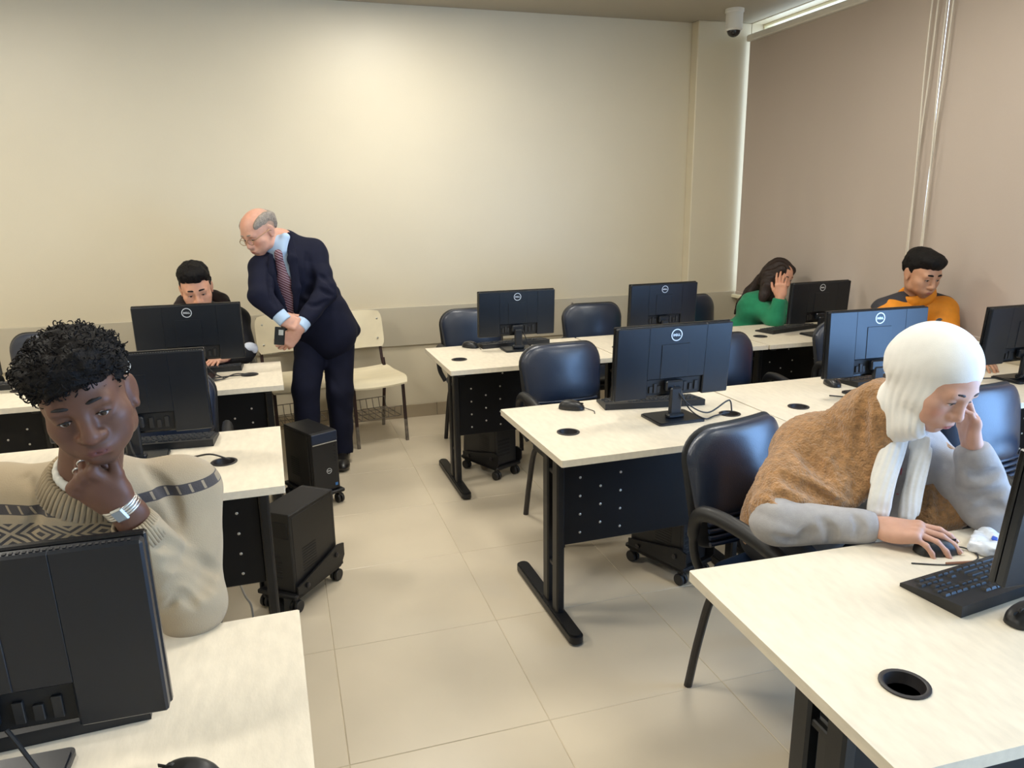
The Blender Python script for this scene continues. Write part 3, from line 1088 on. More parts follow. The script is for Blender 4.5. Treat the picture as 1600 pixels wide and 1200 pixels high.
# ------------------------------------------------------------------ cream plywood school chairs
def school_chair(loc, rz, label):
    t = thing('school_chair', label, 'chair', loc, rz, 'cream school chairs by the wall')
    # seat: curved ply
    def ply(nx, nz, fn, th, name):
        v, f = [], []
        for s in (0, 1):
            for j in range(nz + 1):
                for i in range(nx + 1):
                    p, n = fn(i / nx * 2 - 1, j / nz)
                    v.append(p + n * th * s)
        o2 = (nx + 1) * (nz + 1)
        for j in range(nz):
            for i in range(nx):
                a = j * (nx + 1) + i
                f.append((a, a + 1, a + nx + 2, a + nx + 1))
                f.append((o2 + a, o2 + a + nx + 1, o2 + a + nx + 2, o2 + a + 1))
        rim = [i for i in range(nx)] + [nx + j * (nx + 1) for j in range(nz)] + [nz * (nx + 1) + nx - i for i in range(nx)] + [(nz - j) * (nx + 1) for j in range(nz)]
        for k in range(len(rim)):
            a, b = rim[k], rim[(k + 1) % len(rim)]
            f.append((a, o2 + a, o2 + b, b))
        return MB().add(v, f).build(name, M_PLY, t)
    def corner(u, q):
        e = abs(2 * q - 1)
        return 1 - .10 * e ** 6
    def seat(u, q):
        y = -.20 + .40 * q
        z = .445 - .035 * max(0, .2 - q) * 5 * max(0, .2 - q) * 5 * 1.0 + .010 * u * u + .02 * max(0, q - .75) * 4
        return arr(u * .205 * corner(u, q), y, z), arr(0, 0, -1)
    ply(14, 14, seat, .011, 'seat')
    def back(u, q):
        z = .60 + .26 * q
        y = .215 + .05 * q + .045 * (1 - u * u) * .6
        return arr(u * .20 * corner(u, q), y, z - .012 * u ** 4 * q), arr(0, 1, 0)
    ply(14, 10, back, .011, 'backrest')
    sc = MB()
    for s in (-1, 1):
        for z in (.66, .80):
            sc.lathe([(.007, 0), (.007, .002), (.004, .004), (0, .004)], 10, rotx(PI / 2), (s * .155, .232, z))
    sc.build('bolts', M_STEEL, t)
    for s in (-1, 1):
        x = s * .175
        # front leg runs up into the back upright; rear leg props from the seat
        fr = MB().tube([(x, -.165, .15), (x, -.14, .42)], .0125, 8).build('leg', M_BROWN, t)
        MB().tube([(x, -.178, .0), (x, -.165, .15)], .0127, 8).build('worn_end', M_BARE, fr)
        rr = MB().tube([(x, .235, .15), (x, .18, .45), (x, .20, .52)], .0125, 8).build('leg', M_BROWN, t)
        MB().tube([(x, .262, .0), (x, .235, .15)], .0127, 8).build('worn_end', M_BARE, rr)
        MB().tube(bez([(x, -.16, .425), (x, .10, .428), (x, .20, .47), (x, .245, .60), (x, .285, .84)], 6), .011, 8).build('side_rail', M_BROWN, t)
    cb = MB().tube([(-.175, -.14, .42), (.175, -.14, .42)], .009, 8).tube([(-.175, .19, .43), (.175, .19, .43)], .009, 8)
    cb.build('cross_bar', M_BROWN, t)
    bk = MB()
    for k in range(8):
        x = -.165 + .33 * k / 7
        bk.tube([(x, -.12, .235), (x, -.11, .165), (x, .17, .165), (x, .19, .235)], .0028, 5)
    for y, z in ((-.12, .235), (.19, .235), (-.11, .165), (.03, .165), (.17, .165)):
        bk.tube([(-.172, y, z), (.172, y, z)], .003, 5)
    bk.build('wire_basket', M_BARE, t)
    return t
school_chair((.535, 5.045, 0), math.radians(14), 'cream plywood school chair to the right of the standing person')
school_chair((.045, 5.10, 0), math.radians(10), 'cream plywood school chair half hidden between monitor and standing person')

# ================================================================== ORGANIC SURFACES
# a body, a garment or a head of hair is a smooth union of tapered limbs and ellipsoids, meshed as one continuous surface
class Body:
    def __init__(self):
        self.pr = []
        self.disp = []
        self.pad = .07

    def _add(self, fn, lo, hi, k, op):
        self.pr.append((fn, np.asarray(lo, float), np.asarray(hi, float), k, op))
        return self

    def cone(self, a, b, ra, rb, k=.02, op='+', flat_a=False, flat_b=False, sq=None):
        a, b = np.asarray(a, float), np.asarray(b, float)
        ba = b - a
        L2 = ba @ ba
        r = max(ra, rb)
        if sq is not None:
            n, q = nrm(sq[0]), sq[1]
        def fn(P):
            pa = P - a
            h = np.clip(pa @ ba / L2, 0, 1)
            w = pa - h[:, None] * ba
            if sq is not None:
                w = w + (w @ n)[:, None] * n * (1 / q - 1)
            d = np.sqrt((w * w).sum(1)) - (ra + (rb - ra) * h)
            if sq is not None:
                d = d * (q if q < 1 else 1)
            if flat_a or flat_b:
                L = math.sqrt(L2)
                s = pa @ ba / L
                if flat_b: d = np.maximum(d, s - L)
                if flat_a: d = np.maximum(d, -s)
            return d
        if sq is not None and q > 1:
            r = r * q
        return self._add(fn, np.minimum(a, b) - r, np.maximum(a, b) + r, k, op)

    def chain(self, pts, rad, k=.02, op='+', **kw):
        for i in range(len(pts) - 1):
            self.cone(pts[i], pts[i + 1], rad[i], rad[i + 1], k, op, **kw)
        return self

    def ell(self, c, r, R=None, k=.02, op='+'):
        c, r = np.asarray(c, float), np.asarray(r, float)
        R = np.eye(3) if R is None else np.asarray(R, float)
        def fn(P):
            q = (P - c) @ R
            k0 = np.sqrt(((q / r) ** 2).sum(1)) + 1e-9
            k1 = np.sqrt(((q / r ** 2) ** 2).sum(1)) + 1e-9
            return k0 * (k0 - 1) / k1
        ext = np.sqrt(((R * r) ** 2).sum(1))
        return self._add(fn, c - ext, c + ext, k, op)

    def box(self, c, h, R=None, rnd=.01, k=.02, op='+'):
        c, h = np.asarray(c, float), np.asarray(h, float) - rnd
        R = np.eye(3) if R is None else np.asarray(R, float)
        def fn(P):
            q = np.abs((P - c) @ R) - h
            return np.sqrt((np.maximum(q, 0) ** 2).sum(1)) + np.minimum(q.max(1), 0) - rnd
        ext = np.abs(R) @ (h + rnd)
        return self._add(fn, c - ext, c + ext, k, op)

    def bounds(self):
        lo = np.min([p[1] for p in self.pr if p[4] == '+'], 0)
        hi = np.max([p[2] for p in self.pr if p[4] == '+'], 0)
        return lo - .03, hi + .03

    def __call__(self, P):
        order = np.argsort(P[:, 0], kind='stable')
        P = P[order]
        X, Y, Z = [np.ascontiguousarray(P[:, i]) for i in range(3)]
        d = np.full(len(P), .3)
        for fn, lo, hi, k, op in self.pr:
            pad = self.pad + k
            i0, i1 = np.searchsorted(X, lo[0] - pad), np.searchsorted(X, hi[0] + pad)
            if i1 <= i0:
                continue
            y, z = Y[i0:i1], Z[i0:i1]
            m = np.flatnonzero((y > lo[1] - pad) & (y < hi[1] + pad) & (z > lo[2] - pad) & (z < hi[2] + pad)) + i0
            if not len(m):
                continue
            e = fn(P[m])
            c = d[m]
            if op == '+':
                h = np.maximum(k - np.abs(c - e), 0) / max(k, 1e-6)
                d[m] = np.minimum(c, e) - h * h * k * .25
            elif op == '-':
                e = -e
                h = np.maximum(k - np.abs(c - e), 0) / max(k, 1e-6)
                d[m] = np.maximum(c, e) + h * h * k * .25
            elif op == '&':
                d[m] = np.maximum(c, e)
        for fn in self.disp:
            m = np.where(np.abs(d) < .06)[0]
            if len(m):
                d[m] += fn(P[m])
        out = np.empty_like(d)
        out[order] = d
        return out

    def hit(self, px, py, d0=.5, d1=6.):
        """first surface point on the sight line of a photo pixel"""
        r = nrm(ray(px, py))
        t = np.arange(d0, d1, .002)
        self.pad = .07
        d = self(CAM + t[:, None] * r)
        i = np.flatnonzero(d < 0)
        return None if not len(i) else CAM + t[i[0]] * r

    def groove(self, pix, r=.009, k=.02, depth=.0):
        """a crease pressed into the surface along a photo line"""
        pts = [self.hit(*p) for p in bez([(x, y, 0) for x, y in pix], 4) for p in [(p[0], p[1])]]
        pts = [p for p in pts if p is not None]
        pts = [p - nrm(p - CAM) * (r * .35 - depth) for p in pts]
        rr = [r * (.35 + .65 * math.sin(PI * i / max(1, len(pts) - 1))) for i in range(len(pts))]
        return [(pts[i], pts[i + 1], rr[i], rr[i + 1], k) for i in range(len(pts) - 1)
                if np.linalg.norm(pts[i + 1] - pts[i]) < .08]

    def press(self, *lines):
        for g in [g for L in lines for g in self.groove(*L)]:
            self.cone(*g, '-')
        return self

    def polygonize(self, h, smooth=1):
        lo, hi = self.bounds()
        size = h * 8
        n = np.ceil((hi - lo) / size).astype(int)
        cells = np.stack(np.meshgrid(*[np.arange(k) for k in n], indexing='ij'), -1).reshape(-1, 3)
        for lev in range(4):
            self.pad = size * 1.3 + .012
            d = self(lo + (cells + .5) * size)
            cells = cells[np.abs(d) < size * .87 * 1.3 + (.003 if lev < 3 else .0012)]
            if lev == 3:
                break
            o = np.array([[x, y, z] for x in (0, 1) for y in (0, 1) for z in (0, 1)])
            cells = (cells[:, None] * 2 + o[None]).reshape(-1, 3)
            size /= 2
        N = 1 << 20
        offs = np.array([[x, y, z] for x in (0, 1) for y in (0, 1) for z in (0, 1)])
        key = lambda c: (c[..., 0].astype(np.int64) * N + c[..., 1]) * N + c[..., 2]
        ck = key(cells[:, None] + offs[None])
        uk, inv = np.unique(ck, return_inverse=True)
        inv = inv.reshape(ck.shape)
        cp = np.stack([uk // (N * N), (uk // N) % N, uk % N], -1)
        self.pad = h * 3 + .01
        val = self(lo + cp * h)
        v8 = val[inv]
        ins = v8 < 0
        mix = ins.any(1) & ~ins.all(1)
        cells, v8, ins = cells[mix], v8[mix], ins[mix]
        acc = np.zeros((len(cells), 3))
        cnt = np.zeros(len(cells))
        for a in range(8):
            for b in range(a + 1, 8):
                if np.abs(offs[a] - offs[b]).sum() != 1:
                    continue
                m = ins[:, a] != ins[:, b]
                t = v8[m, a] / (v8[m, a] - v8[m, b])
                acc[m] += offs[a] + t[:, None] * (offs[b] - offs[a])
                cnt[m] += 1
        V = lo + (cells + acc / cnt[:, None]) * h
        K = key(cells)
        order = np.argsort(K)
        Ks = K[order]
        def look(c):
            kk = key(c)
            i = np.clip(np.searchsorted(Ks, kk), 0, len(Ks) - 1)
            return np.where(Ks[i] == kk, order[i], -1)
        F = []
        eye = np.eye(3, dtype=int)
        for ax in range(3):
            b, c = (ax + 1) % 3, (ax + 2) % 3
            ia = 0
            ib = [4, 2, 1][ax]
            m = np.where(ins[:, ia] != ins[:, ib])[0]
            c0 = cells[m]
            q = np.stack([m, look(c0 - eye[b]), look(c0 - eye[b] - eye[c]), look(c0 - eye[c])], 1)
            ok = (q >= 0).all(1)
            q, s = q[ok], ins[m[ok], ia]
            q[~s] = q[~s][:, ::-1]
            F.append(q)
        F = np.concatenate(F)
        for _ in range(smooth):
            ia = np.concatenate([F.ravel(), np.roll(F, -1, 1).ravel()])
            ib = np.concatenate([np.roll(F, -1, 1).ravel(), F.ravel()])
            w = np.bincount(ia, minlength=len(V))
            A = np.stack([np.bincount(ia, V[ib, q], len(V)) for q in range(3)], 1)
            V = V * .5 + .5 * A / np.maximum(w, 1)[:, None]
        return V, F[:, ::-1]


def sdf_obj(sd, h, name, m, parent, base, col=None, smooth=1):
    V, F = sd.polygonize(h, smooth)
    me = bpy.data.meshes.new(name)
    L = V - base
    me.vertices.add(len(L))
    me.vertices.foreach_set('co', L.astype(np.float32).ravel())
    me.loops.add(F.size)
    me.loops.foreach_set('vertex_index', F.astype(np.int32).ravel())
    me.polygons.add(len(F))
    me.polygons.foreach_set('loop_start', np.arange(0, F.size, 4, dtype=np.int32))
    me.polygons.foreach_set('loop_total', np.full(len(F), 4, dtype=np.int32))
    me.update(calc_edges=True)
    me.validate()
    me.polygons.foreach_set('use_smooth', np.ones(len(me.polygons), dtype=bool))
    if col is not None:
        c = np.ones((len(V), 4), np.float32)
        c[:, :3] = col(V)
        at = me.color_attributes.new('Col', 'FLOAT_COLOR', 'POINT')
        at.data.foreach_set('color', c.ravel())
    return obj(name, me, m, parent)


class Frame:
    """c origin, axes as columns x (person's left), y (back), z (up); face looks along -y"""
    def __init__(self, c, R, s=1.):
        self.c, self.R, self.s = np.asarray(c, float), np.asarray(R, float), s
    def pt(self, *p):
        return self.c + self.R @ (np.asarray(p, float) * self.s)
    def loc(self, P):
        return (P - self.c) @ self.R / self.s
    def vec(self, *v):
        return self.R @ np.asarray(v, float)


def face_frame(eye, face, xhint, s=1.):
    y = -nrm(face)
    x = np.asarray(xhint, float)
    x = nrm(x - y * (x @ y))
    z = np.cross(x, y)
    R = np.stack([x, y, z], 1)
    return Frame(np.asarray(eye) - R @ arr(0, -.083, 0) * s, R, s)


def snoise(P, f, seed=0):
    r = np.random.RandomState(seed)
    o = np.zeros(len(P))
    for i in range(5):
        d = nrm(r.randn(3)) * f * (.7 + .6 * r.rand())
        d2 = nrm(r.randn(3)) * f * .8
        o += np.sin(P @ d + r.rand() * 6 + 1.3 * np.sin(P @ d2 + r.rand() * 6))
    return o / 5


def head_shape(sd, f, jaw=1., nose=1., slit=.0042, full=1., lips=1., wide=1., ears=(1, 1), earz=0.):
    s = f.s
    E = lambda c, r, k=.015, op='+', R=None: sd.ell(f.pt(*c), np.array(r) * s, f.R if R is None else f.R @ R, k * s, op)
    E((0, .016, .036), (.076 * wide, .096, .080), .02)
    E((0, -.026, .004), (.066 * wide, .062, .086), .03)
    E((0, -.022, -.055), (.058 * wide * jaw, .060, .050), .03)
    E((0, -.068, -.092), (.026 * jaw, .022, .022), .03)                   # chin
    for q in (-1, 1):
        E((q * .044, -.050, -.026), (.026 * full, .030, .024), .025)       # cheek
        E((q * .034, -.058, -.060), (.024 * full, .024, .026), .025)
        E((q * .050 * jaw, -.004, -.072), (.014, .026, .022), .025)        # jaw angle
    sd.cone(f.pt(-.040, -.075, .020), f.pt(.040, -.075, .020), .012 * s, .012 * s, .018 * s)
    for q in (-1, 1):
        E((q * .032, -.093, .000), (.019, .015, .012), .012, '-')          # socket
        sd.ell(f.pt(q * .032, -.0735, .000), arr(.0165, .0145, .0128) * s, f.R, .006 * s)   # lids
        sd.ell(f.pt(q * .032, -.090, -.0025), arr(.0150, .010, slit) * s, f.R, .002 * s, '-')
    # nose
    sd.cone(f.pt(0, -.083, .014), f.pt(0, -.103 * (1 + .03 * (nose - 1)), -.030), .0085 * s, .0115 * nose * s, .014 * s)
    E((0, -.104, -.034), (.0120 * nose, .0105, .0100), .008)
    for q in (-1, 1):
        E((q * .0125 * nose, -.094, -.036), (.0088 * nose, .0100, .0078), .007)
        E((q * .0070 * nose, -.100, -.0445), (.0038, .0050, .0028), .003, '-')
    # mouth
    E((0, -.084, -.066), (.030, .018, .020), .02)
    E((0, -.0975, -.0625), (.0215, .0085, .0052 * lips), .006)
    E((0, -.0960, -.0735), (.0185, .0090, .0062 * lips), .006)
    E((0, -.1045, -.0680), (.0200, .0058, .0010), .003, '-')
    E((0, -.098, -.085), (.016, .008, .006), .012, '-')
    for q, on in ((-1, ears[0]), (1, ears[1])):
        if not on:
            continue
        Re = rotz(q * math.radians(-24)) @ rotx(math.radians(-12))
        E((q * .080 * wide, .016, -.006 + earz), (.0075, .0190, .0310), .008, '+', Re)
        E((q * .0905 * wide, .010, -.002 + earz), (.0060, .0115, .0190), .005, '-', Re)
        E((q * .079 * wide, .006, -.034 + earz), (.006, .009, .010), .006)


def eyes(f, parent, base, gaze=(0, -1, -.5), slit=.0042, iris=(.03, .016, .01), lash=True, hair=(.01, .008, .007)):
    for q in (-1, 1):
        g = MB()
        c = f.pt(q * .032, -.0735, 0.)
        n, m = 16, 16
        gz = nrm(f.vec(*gaze))
        up = nrm(np.cross(gz, arr(.3, .1, 1)))
        R = np.stack([up, np.cross(gz, up), gz], 1)
        v, f_ = [], []
        cols = []
        for j in range(m + 1):
            th = PI * j / m
            for k in range(n):
                a = 2 * PI * k / n
                v.append(c - base + R @ arr(math.sin(th) * math.cos(a), math.sin(th) * math.sin(a), math.cos(th)) * .0131 * f.s)
                dg = math.degrees(th)
                cols.append((.004, .003, .003) if dg < 10 else iris if dg < 25 else (.62, .57, .53))
        for j in range(m):
            for k in range(n):
                f_.append((j * n + k, j * n + (k + 1) % n, (j + 1) * n + (k + 1) % n, (j + 1) * n + k))
        me = g.add(v, f_).mesh('eye', 2)
        at = me.color_attributes.new('Col', 'FLOAT_COLOR', 'POINT')
        cc = np.ones((len(v), 4), np.float32)
        cc[:, :3] = cols
        at.data.foreach_set('color', cc.ravel())
        obj('eye', me, mat('eyeball', (1, 1, 1), .15, var=.0, vcol=True), parent)
        if lash:
            pts = [f.pt(q * .032 + .0152 * u, -.0742 - .0142 * math.sqrt(max(0, 1 - (u * .93) ** 2)), -.0022 + slit * 1.05 * (1 - u * u)) - base for u in np.linspace(-1, 1, 9)]
            MB().tube(pts, [.0005, .0009, .0011, .0012, .0012, .0012, .0011, .0009, .0005], 5).build('eyelash', mat('lash', (.006, .004, .004), .6, var=.1), parent, angle=2)


def brows(f, parent, base, m, th=.0038, arch=.004, h=.0025):
    for q in (-1, 1):
        sd = Body()
        pts = [(q * .012, -.0890, .0265), (q * .026, -.0895, .0280 + arch * .5), (q * .041, -.0830, .0255 + arch * .8), (q * .055, -.0665, .0165 + arch * .3)]
        pts = [f.pt(*p) for p in pts]
        sd.chain(bez(pts, 3), list(np.interp(np.linspace(0, 1, 10), [0, .2, .7, 1], [th * .8, th, th * .85, th * .4]) * f.s), .004)
        sd.disp.append(lambda P: .0007 * snoise(P, 900, 3))
        sdf_obj(sd, h, 'eyebrow', m, parent, base)


FING = [  # base x, base y, phalanges, radius
    (.0285, .086, (.044, .026, .021), .0088),
    (.0095, .090, (.048, .030, .022), .0091),
    (-.0095, .087, (.044, .028, .021), .0086),
    (-.0275, .079, (.034, .021, .018), .0074)]
def hand_shape(sd, w, x, y, z, curl, thumb=None, s=1., spread=(8, 2, -4, -10)):
    """w wrist; x towards the thumb, y along the fingers, z out of the back of the hand; curl = 4 x (mcp,pip,dip) degrees"""
    x, y, z = nrm(x), nrm(y), nrm(z)
    pt = lambda a, b, c: np.asarray(w) + s * (a * x + b * y + c * z)
    R = np.stack([x, y, z], 1)
    sd.cone(pt(0, -.03, 0), pt(0, .03, 0), .026 * s, .026 * s, .02 * s, sq=(z, .72))
    sd.box(pt(.000, .048, -.001), arr(.040, .044, .0135) * s, R, .012 * s, .018 * s)
    sd.ell(pt(.022, .036, -.010), arr(.020, .032, .014) * s, R, .012 * s)
    sd.ell(pt(-.026, .038, -.008), arr(.014, .034, .012) * s, R, .012 * s)
    tips = []
    for i, (bx, by, ph, r) in enumerate(FING):
        p = pt(bx, by - .006, .001)
        sp = math.radians(spread[i])
        yy = math.cos(sp) * y + math.sin(sp) * x
        a = 0
        chain = [p]
        sd.ell(pt(bx, by - .008, .004), arr(.0098, .012, .0098) * s, R, .008 * s)
        for j in range(3):
            a += math.radians(curl[i][j])
            q = p + s * ph[j] * (math.cos(a) * yy - math.sin(a) * z)
            r0, r1 = r * (1 - .09 * j), r * (1 - .09 * (j + 1))
            sd.cone(p, q, r0 * s, r1 * s, .0035 * s)
            p = q
            chain.append(p)
        tips.append((chain, r * s))
    tp = thumb or [(.020, .016, -.008), (.046, .046, -.018), (.058, .076, -.022), (.062, .102, -.024)]
    tq = [pt(*p) for p in tp]
    sd.cone(tq[0], tq[1], .0150 * s, .0118 * s, .012 * s)
    sd.cone(tq[1], tq[2], .0112 * s, .0100 * s, .004 * s)
    sd.cone(tq[2], tq[3], .0100 * s, .0082 * s, .004 * s)
    tips.append((tq, .009 * s))
    return tips


def nails(tips, z, parent, base, m, which=(0, 1, 2, 3)):
    """small fingernail plates on the last phalanx"""
    for i in which:
        ch, r = tips[i]
        a, b = ch[-2], ch[-1]
        d = nrm(b - a)
        n = nrm(np.asarray(z) - d * (np.asarray(z) @ d))
        c = b + n * r * .72 + d * .001
        R = np.stack([np.cross(d, n), d, n], 1)
        g = MB()
        v, f = [], []
        for k in range(12):
            t = 2 * PI * k / 12
            v.append(R @ arr(.0052 * math.cos(t), .0062 * math.sin(t), -.0010 * math.cos(t) ** 2) + c - base)
        v.append(R @ arr(0, 0, .0009) + c - base)
        f = [(k, (k + 1) % 12, 12) for k in range(12)]
        g.add(v, f).build('fingernail', m, parent, angle=2)


def skin_color(base_c, blobs):
    """blobs: (frame, centre, radii, colour, softness)"""
    def fn(P):
        C = np.tile(np.asarray(base_c, float), (len(P), 1))
        for fr, c, r, col, soft in blobs:
            q = (fr.loc(P) - np.asarray(c)) / np.asarray(r)
            w = np.clip((1 - np.sqrt((q * q).sum(1))) / soft, 0, 1)
            w = w * w * (3 - 2 * w)
            C = C * (1 - w[:, None]) + np.asarray(col) * w[:, None]
        return C
    return fn


def fold(amp, freq, direction, warp=2., wf=9., seed=0):
    d = nrm(direction) * freq
    r = np.random.RandomState(seed)
    a, b = nrm(r.randn(3)) * wf, nrm(r.randn(3)) * wf * 1.7
    def fn(P):
        ph = P @ d + warp * np.sin(P @ a + 1) + warp * .5 * np.sin(P @ b)
        return -amp * (np.abs(np.sin(ph)) ** 1.5 - .5) * (.55 + .45 * np.sin(P @ b * .7 + 2))
    return fn

# ================================================================== PEOPLE
M_SKIN = mat('skin', (1, 1, 1), .48, var=.05, scale=40, bump=.05, bscale=700, vcol=True, spec=.4)
M_SKIN.node_tree.nodes['Principled BSDF'].inputs['Subsurface Weight'].default_value = .12
M_SKIN.node_tree.nodes['Principled BSDF'].inputs['Subsurface Radius'].default_value = (.012, .005, .003)
M_HAIRB = mat('black_hair', (.0055, .0042, .0038), .62, var=.35, scale=120, bump=.4, bscale=350, spec=.18)
M_HAIRBR = mat('brown_hair', (.018, .0075, .0045), .42, var=.45, scale=60, bump=.4, bscale=120, spec=.4, stretch=(4, 4, .5))
M_HAIRG = mat('grey_hair', srgb(146, 136, 125), .6, var=.3, scale=150, bump=.4, bscale=400)
M_TROU = mat('dark_trousers', (.012, .013, .017), .8, var=.1, scale=20, bump=.1, bscale=200)
M_SHOE = mat('black_shoe', (.008, .007, .007), .3, var=.1, scale=20)
M_NAIL = mat('fingernail', srgb(225, 190, 175), .25, var=.02)


def person(label, base):
    t = thing('person', label, 'person', base, 0)
    return t, np.asarray(base, float)


def lower_body(t, base, hip, kneeL, kneeR, footL, footR, m, h=.011, thigh=.082, toe=(0, -1, 0), pelvis=(.165, .12, .10)):
    sd = Body()
    hip = np.asarray(hip, float)
    sd.ell(hip, pelvis, None, .03)
    for s, kn, ft in ((1, kneeL, footL), (-1, kneeR, footR)):
        h0 = hip + arr(s * .085, -.02, -.01)
        sd.cone(h0, kn, thigh, .060, .05)
        sd.cone(kn, arr(*ft) + arr(0, 0, .07), .060, .046, .02, flat_b=True)
    sd.disp.append(fold(.004, 26, (.3, .4, 1), 2, 9, 4))
    sdf_obj(sd, h, 'trousers', m, t, base)
    for ft in (footL, footR):
        sh = Body()
        f = arr(*ft)
        d = nrm(toe)
        sh.cone(f + arr(0, 0, .05), f + d * .13 + arr(0, 0, .034), .042, .036, .02)
        sh.cone(f + arr(0, 0, .09), f + arr(0, 0, .04), .040, .042, .02)
        sh.ell(f + d * .15 + arr(0, 0, .03), (.042, .055, .03), None, .03)
        sh.box(f + arr(0, 0, -.05), (.4, .4, .05), None, .001, .001, '-')
        sdf_obj(sh, h * .7, 'shoe', M_SHOE, t, base)


# ------------------------------------------------------------------ 1: curly haired man in a beige sweater, chin on fist
def person_sweater():
    E = aty(131, 652, 1.42)
    f = face_frame(E, (.13, -.94, -.25), (math.cos(.24), .13, math.sin(.24)), .965)
    t, base = person('person with curly black hair in a beige patterned sweater, fist at the chin', (-.44, 1.85, 0))
    nb = arr(-.405, 1.605, 1.055)
    shL, shR = arr(-.248, 1.672, .985), arr(-.605, 1.70, 1.00)
    elL = arr(-.238, 1.558, .775)
    w = aty(187, 786, 1.485)
    elR, wR = arr(-.69, 1.63, .78), arr(-.57, 1.475, .79)
    skin = srgb(104, 70, 54)
    # --- body: head, neck, trunk, arms and hands in one surface
    b = Body()
    head_shape(b, f, jaw=1.04, nose=1.28, slit=.0042, lips=1.45, full=1.04, ears=(1, 1), earz=-.012, wide=.96)
    b.cone(f.pt(0, .028, -.045), nb, .054, .058, .03)
    b.ell((-.43, 1.71, .88), (.14, .085, .16), None, .05)
    b.ell((-.43, 1.79, .66), (.13, .09, .18), None, .06)
    for sh, el, wr in ((shL, elL, w), (shR, elR, wR)):
        b.cone(nb - arr(0, 0, .03), sh, .045, .045, .05)
        b.cone(sh, el, .045, .038, .03)
        b.cone(el, wr, .038, .027, .02)
    y = nrm((-.66, -.16, .73))
    z = nrm(np.cross((.72, -.30, .60), y) * 1.)
    z = z if z[1] < 0 else -z
    x = np.cross(y, z)
    tips = hand_shape(b, w, x, y, z, [(62, 78, 40), (68, 82, 40), (72, 84, 40), (76, 84, 40)], [(.018, .018, -.006), (.046, .044, -.010), (.062, .070, -.018), (.066, .098, -.030)], 1.0, (4, 1, -2, -5))
    yR = nrm((.25, -.95, .05))
    zR = nrm((0, .05, 1))
    hand_shape(b, wR, np.cross(zR, yR), yR, zR, [(20, 25, 15)] * 4, None, .98)
    lip = srgb(112, 66, 60)
    blobs = [(f, (0, .03, .05), (.085, .115, .075), srgb(40, 30, 27), .25),          # short faded sides under the curls
             (f, (0, -.095, .02), (.062, .06, .05), skin, .5),
             (f, (0, -.1, -.068), (.026, .03, .0115), lip, .5),
             (f, (.0, -.085, -.052), (.032, .03, .008), srgb(66, 46, 38), .9),         # moustache shadow of stubble
             (f, (0, -.08, -.105), (.03, .03, .018), srgb(72, 50, 42), .9),
             (f, (0, -.11, -.036), (.016, .02, .016), srgb(122, 80, 64), .9)]
    sdf_obj(b, .0032, 'body', M_SKIN, t, base, skin_color(skin, blobs))
    eyes(f, t, base, (0.05, -1, -.22))
    brows(f, t, base, mat('soft_dark_brow', (.012, .008, .007), .7, var=.3, scale=300), .0028, .0035)
    # --- hair
    h = Body()
    h.ell(f.pt(-.004, .018, .064), arr(.085, .104, .062) * f.s, f.R, .02)
    h.ell(f.pt(0, -.036, .086), arr(.078, .062, .038) * f.s, f.R, .02)
    for q in (-1, 1):
        h.ell(f.pt(q * .062, .03, .050), arr(.024, .062, .040) * f.s, f.R, .02)
    h.ell(f.pt(0, .085, .035), arr(.062, .040, .060) * f.s, f.R, .03)
    h.disp.append(lambda P: -.0075 * snoise(P, 85, 5) - .0045 * snoise(P, 190, 6) - .0025 * snoise(P, 420, 9))
    ho = sdf_obj(h, .0034, 'hair', M_HAIRB, t, base, smooth=0)
    g = MB()
    rs = np.random.RandomState(3)
    V = np.array([v.co[:] for v in ho.data.vertices])
    N = np.array([v.normal[:] for v in ho.data.vertices])
    for i in rs.choice(len(V), 900, replace=False):
        p, n = V[i], N[i]
        a = nrm(np.cross(n, rs.randn(3)))
        bb_ = np.cross(n, a)
        r = rs.uniform(.0045, .0085)
        turns = rs.uniform(3.5, 6.0)
        pts = [p - n * .002 + (a * math.cos(u) + n * math.sin(u) * .9) * r + bb_ * (u * .0012) for u in np.linspace(0, turns, 9)]
        g.tube(pts, [.0012] * 8 + [.0006], 4)
    cu = g.build('hair_curls', M_HAIRB, t, angle=2)
    cu['kind'] = 'stuff'
    # --- sweater
    s = Body()
    s.ell((-.43, 1.70, .89), (.180, .118, .165), None, .05)
    s.ell((-.44, 1.77, .68), (.175, .130, .21), None, .08)
    s.cone(nb + arr(0, .01, -.02), shL, .072, .076, .05)
    s.cone(nb + arr(0, .01, -.02), shR, .072, .078, .05)
    s.cone(shL, elL, .079, .066, .04)
    s.cone(elL, elL + (w - elL) * .80, .066, .044, .02, flat_b=True)
    s.cone(shR, elR, .080, .064, .04)
    s.cone(elR, elR + (wR - elR) * .86, .062, .042, .02, flat_b=True)
    # bunched cloth at the bent elbow
    for i, (q, r) in enumerate(((.16, .060), (.36, .054), (.58, .047))):
        p = elL + (w - elL) * q
        dd = nrm(w - elL)
        s.cone(p - dd * .012 + arr(.012, -.010, 0), p + dd * .012 + arr(-.006, -.004, .01), r, r * .96, .012)
    s.disp.append(fold(.0055, 24, (.5, .3, .9), 2.2, 8, 11))
    s.disp.append(lambda P: .002 * snoise(P, 30, 2))
    s.press(([(236, 838), (285, 858), (338, 892)], .011, .022), ([(258, 880), (300, 886), (338, 918)], .009, .02),
            ([(262, 925), (295, 905), (325, 930)], .008, .018), ([(258, 955), (285, 930), (305, 950)], .007, .016),
            ([(228, 730), (262, 770), (280, 820)], .007, .02), ([(40, 745), (60, 790), (40, 840)], .005, .02))
    zb = [aty(60, yy, 1.585)[2] for yy in (802, 786, 853, 817)]
    sm = bpy.data.materials.new('beige_knit')
    sm.use_nodes = True
    nt = sm.node_tree
    bs = nt.nodes['Principled BSDF']
    bs.inputs['Roughness'].default_value = .9
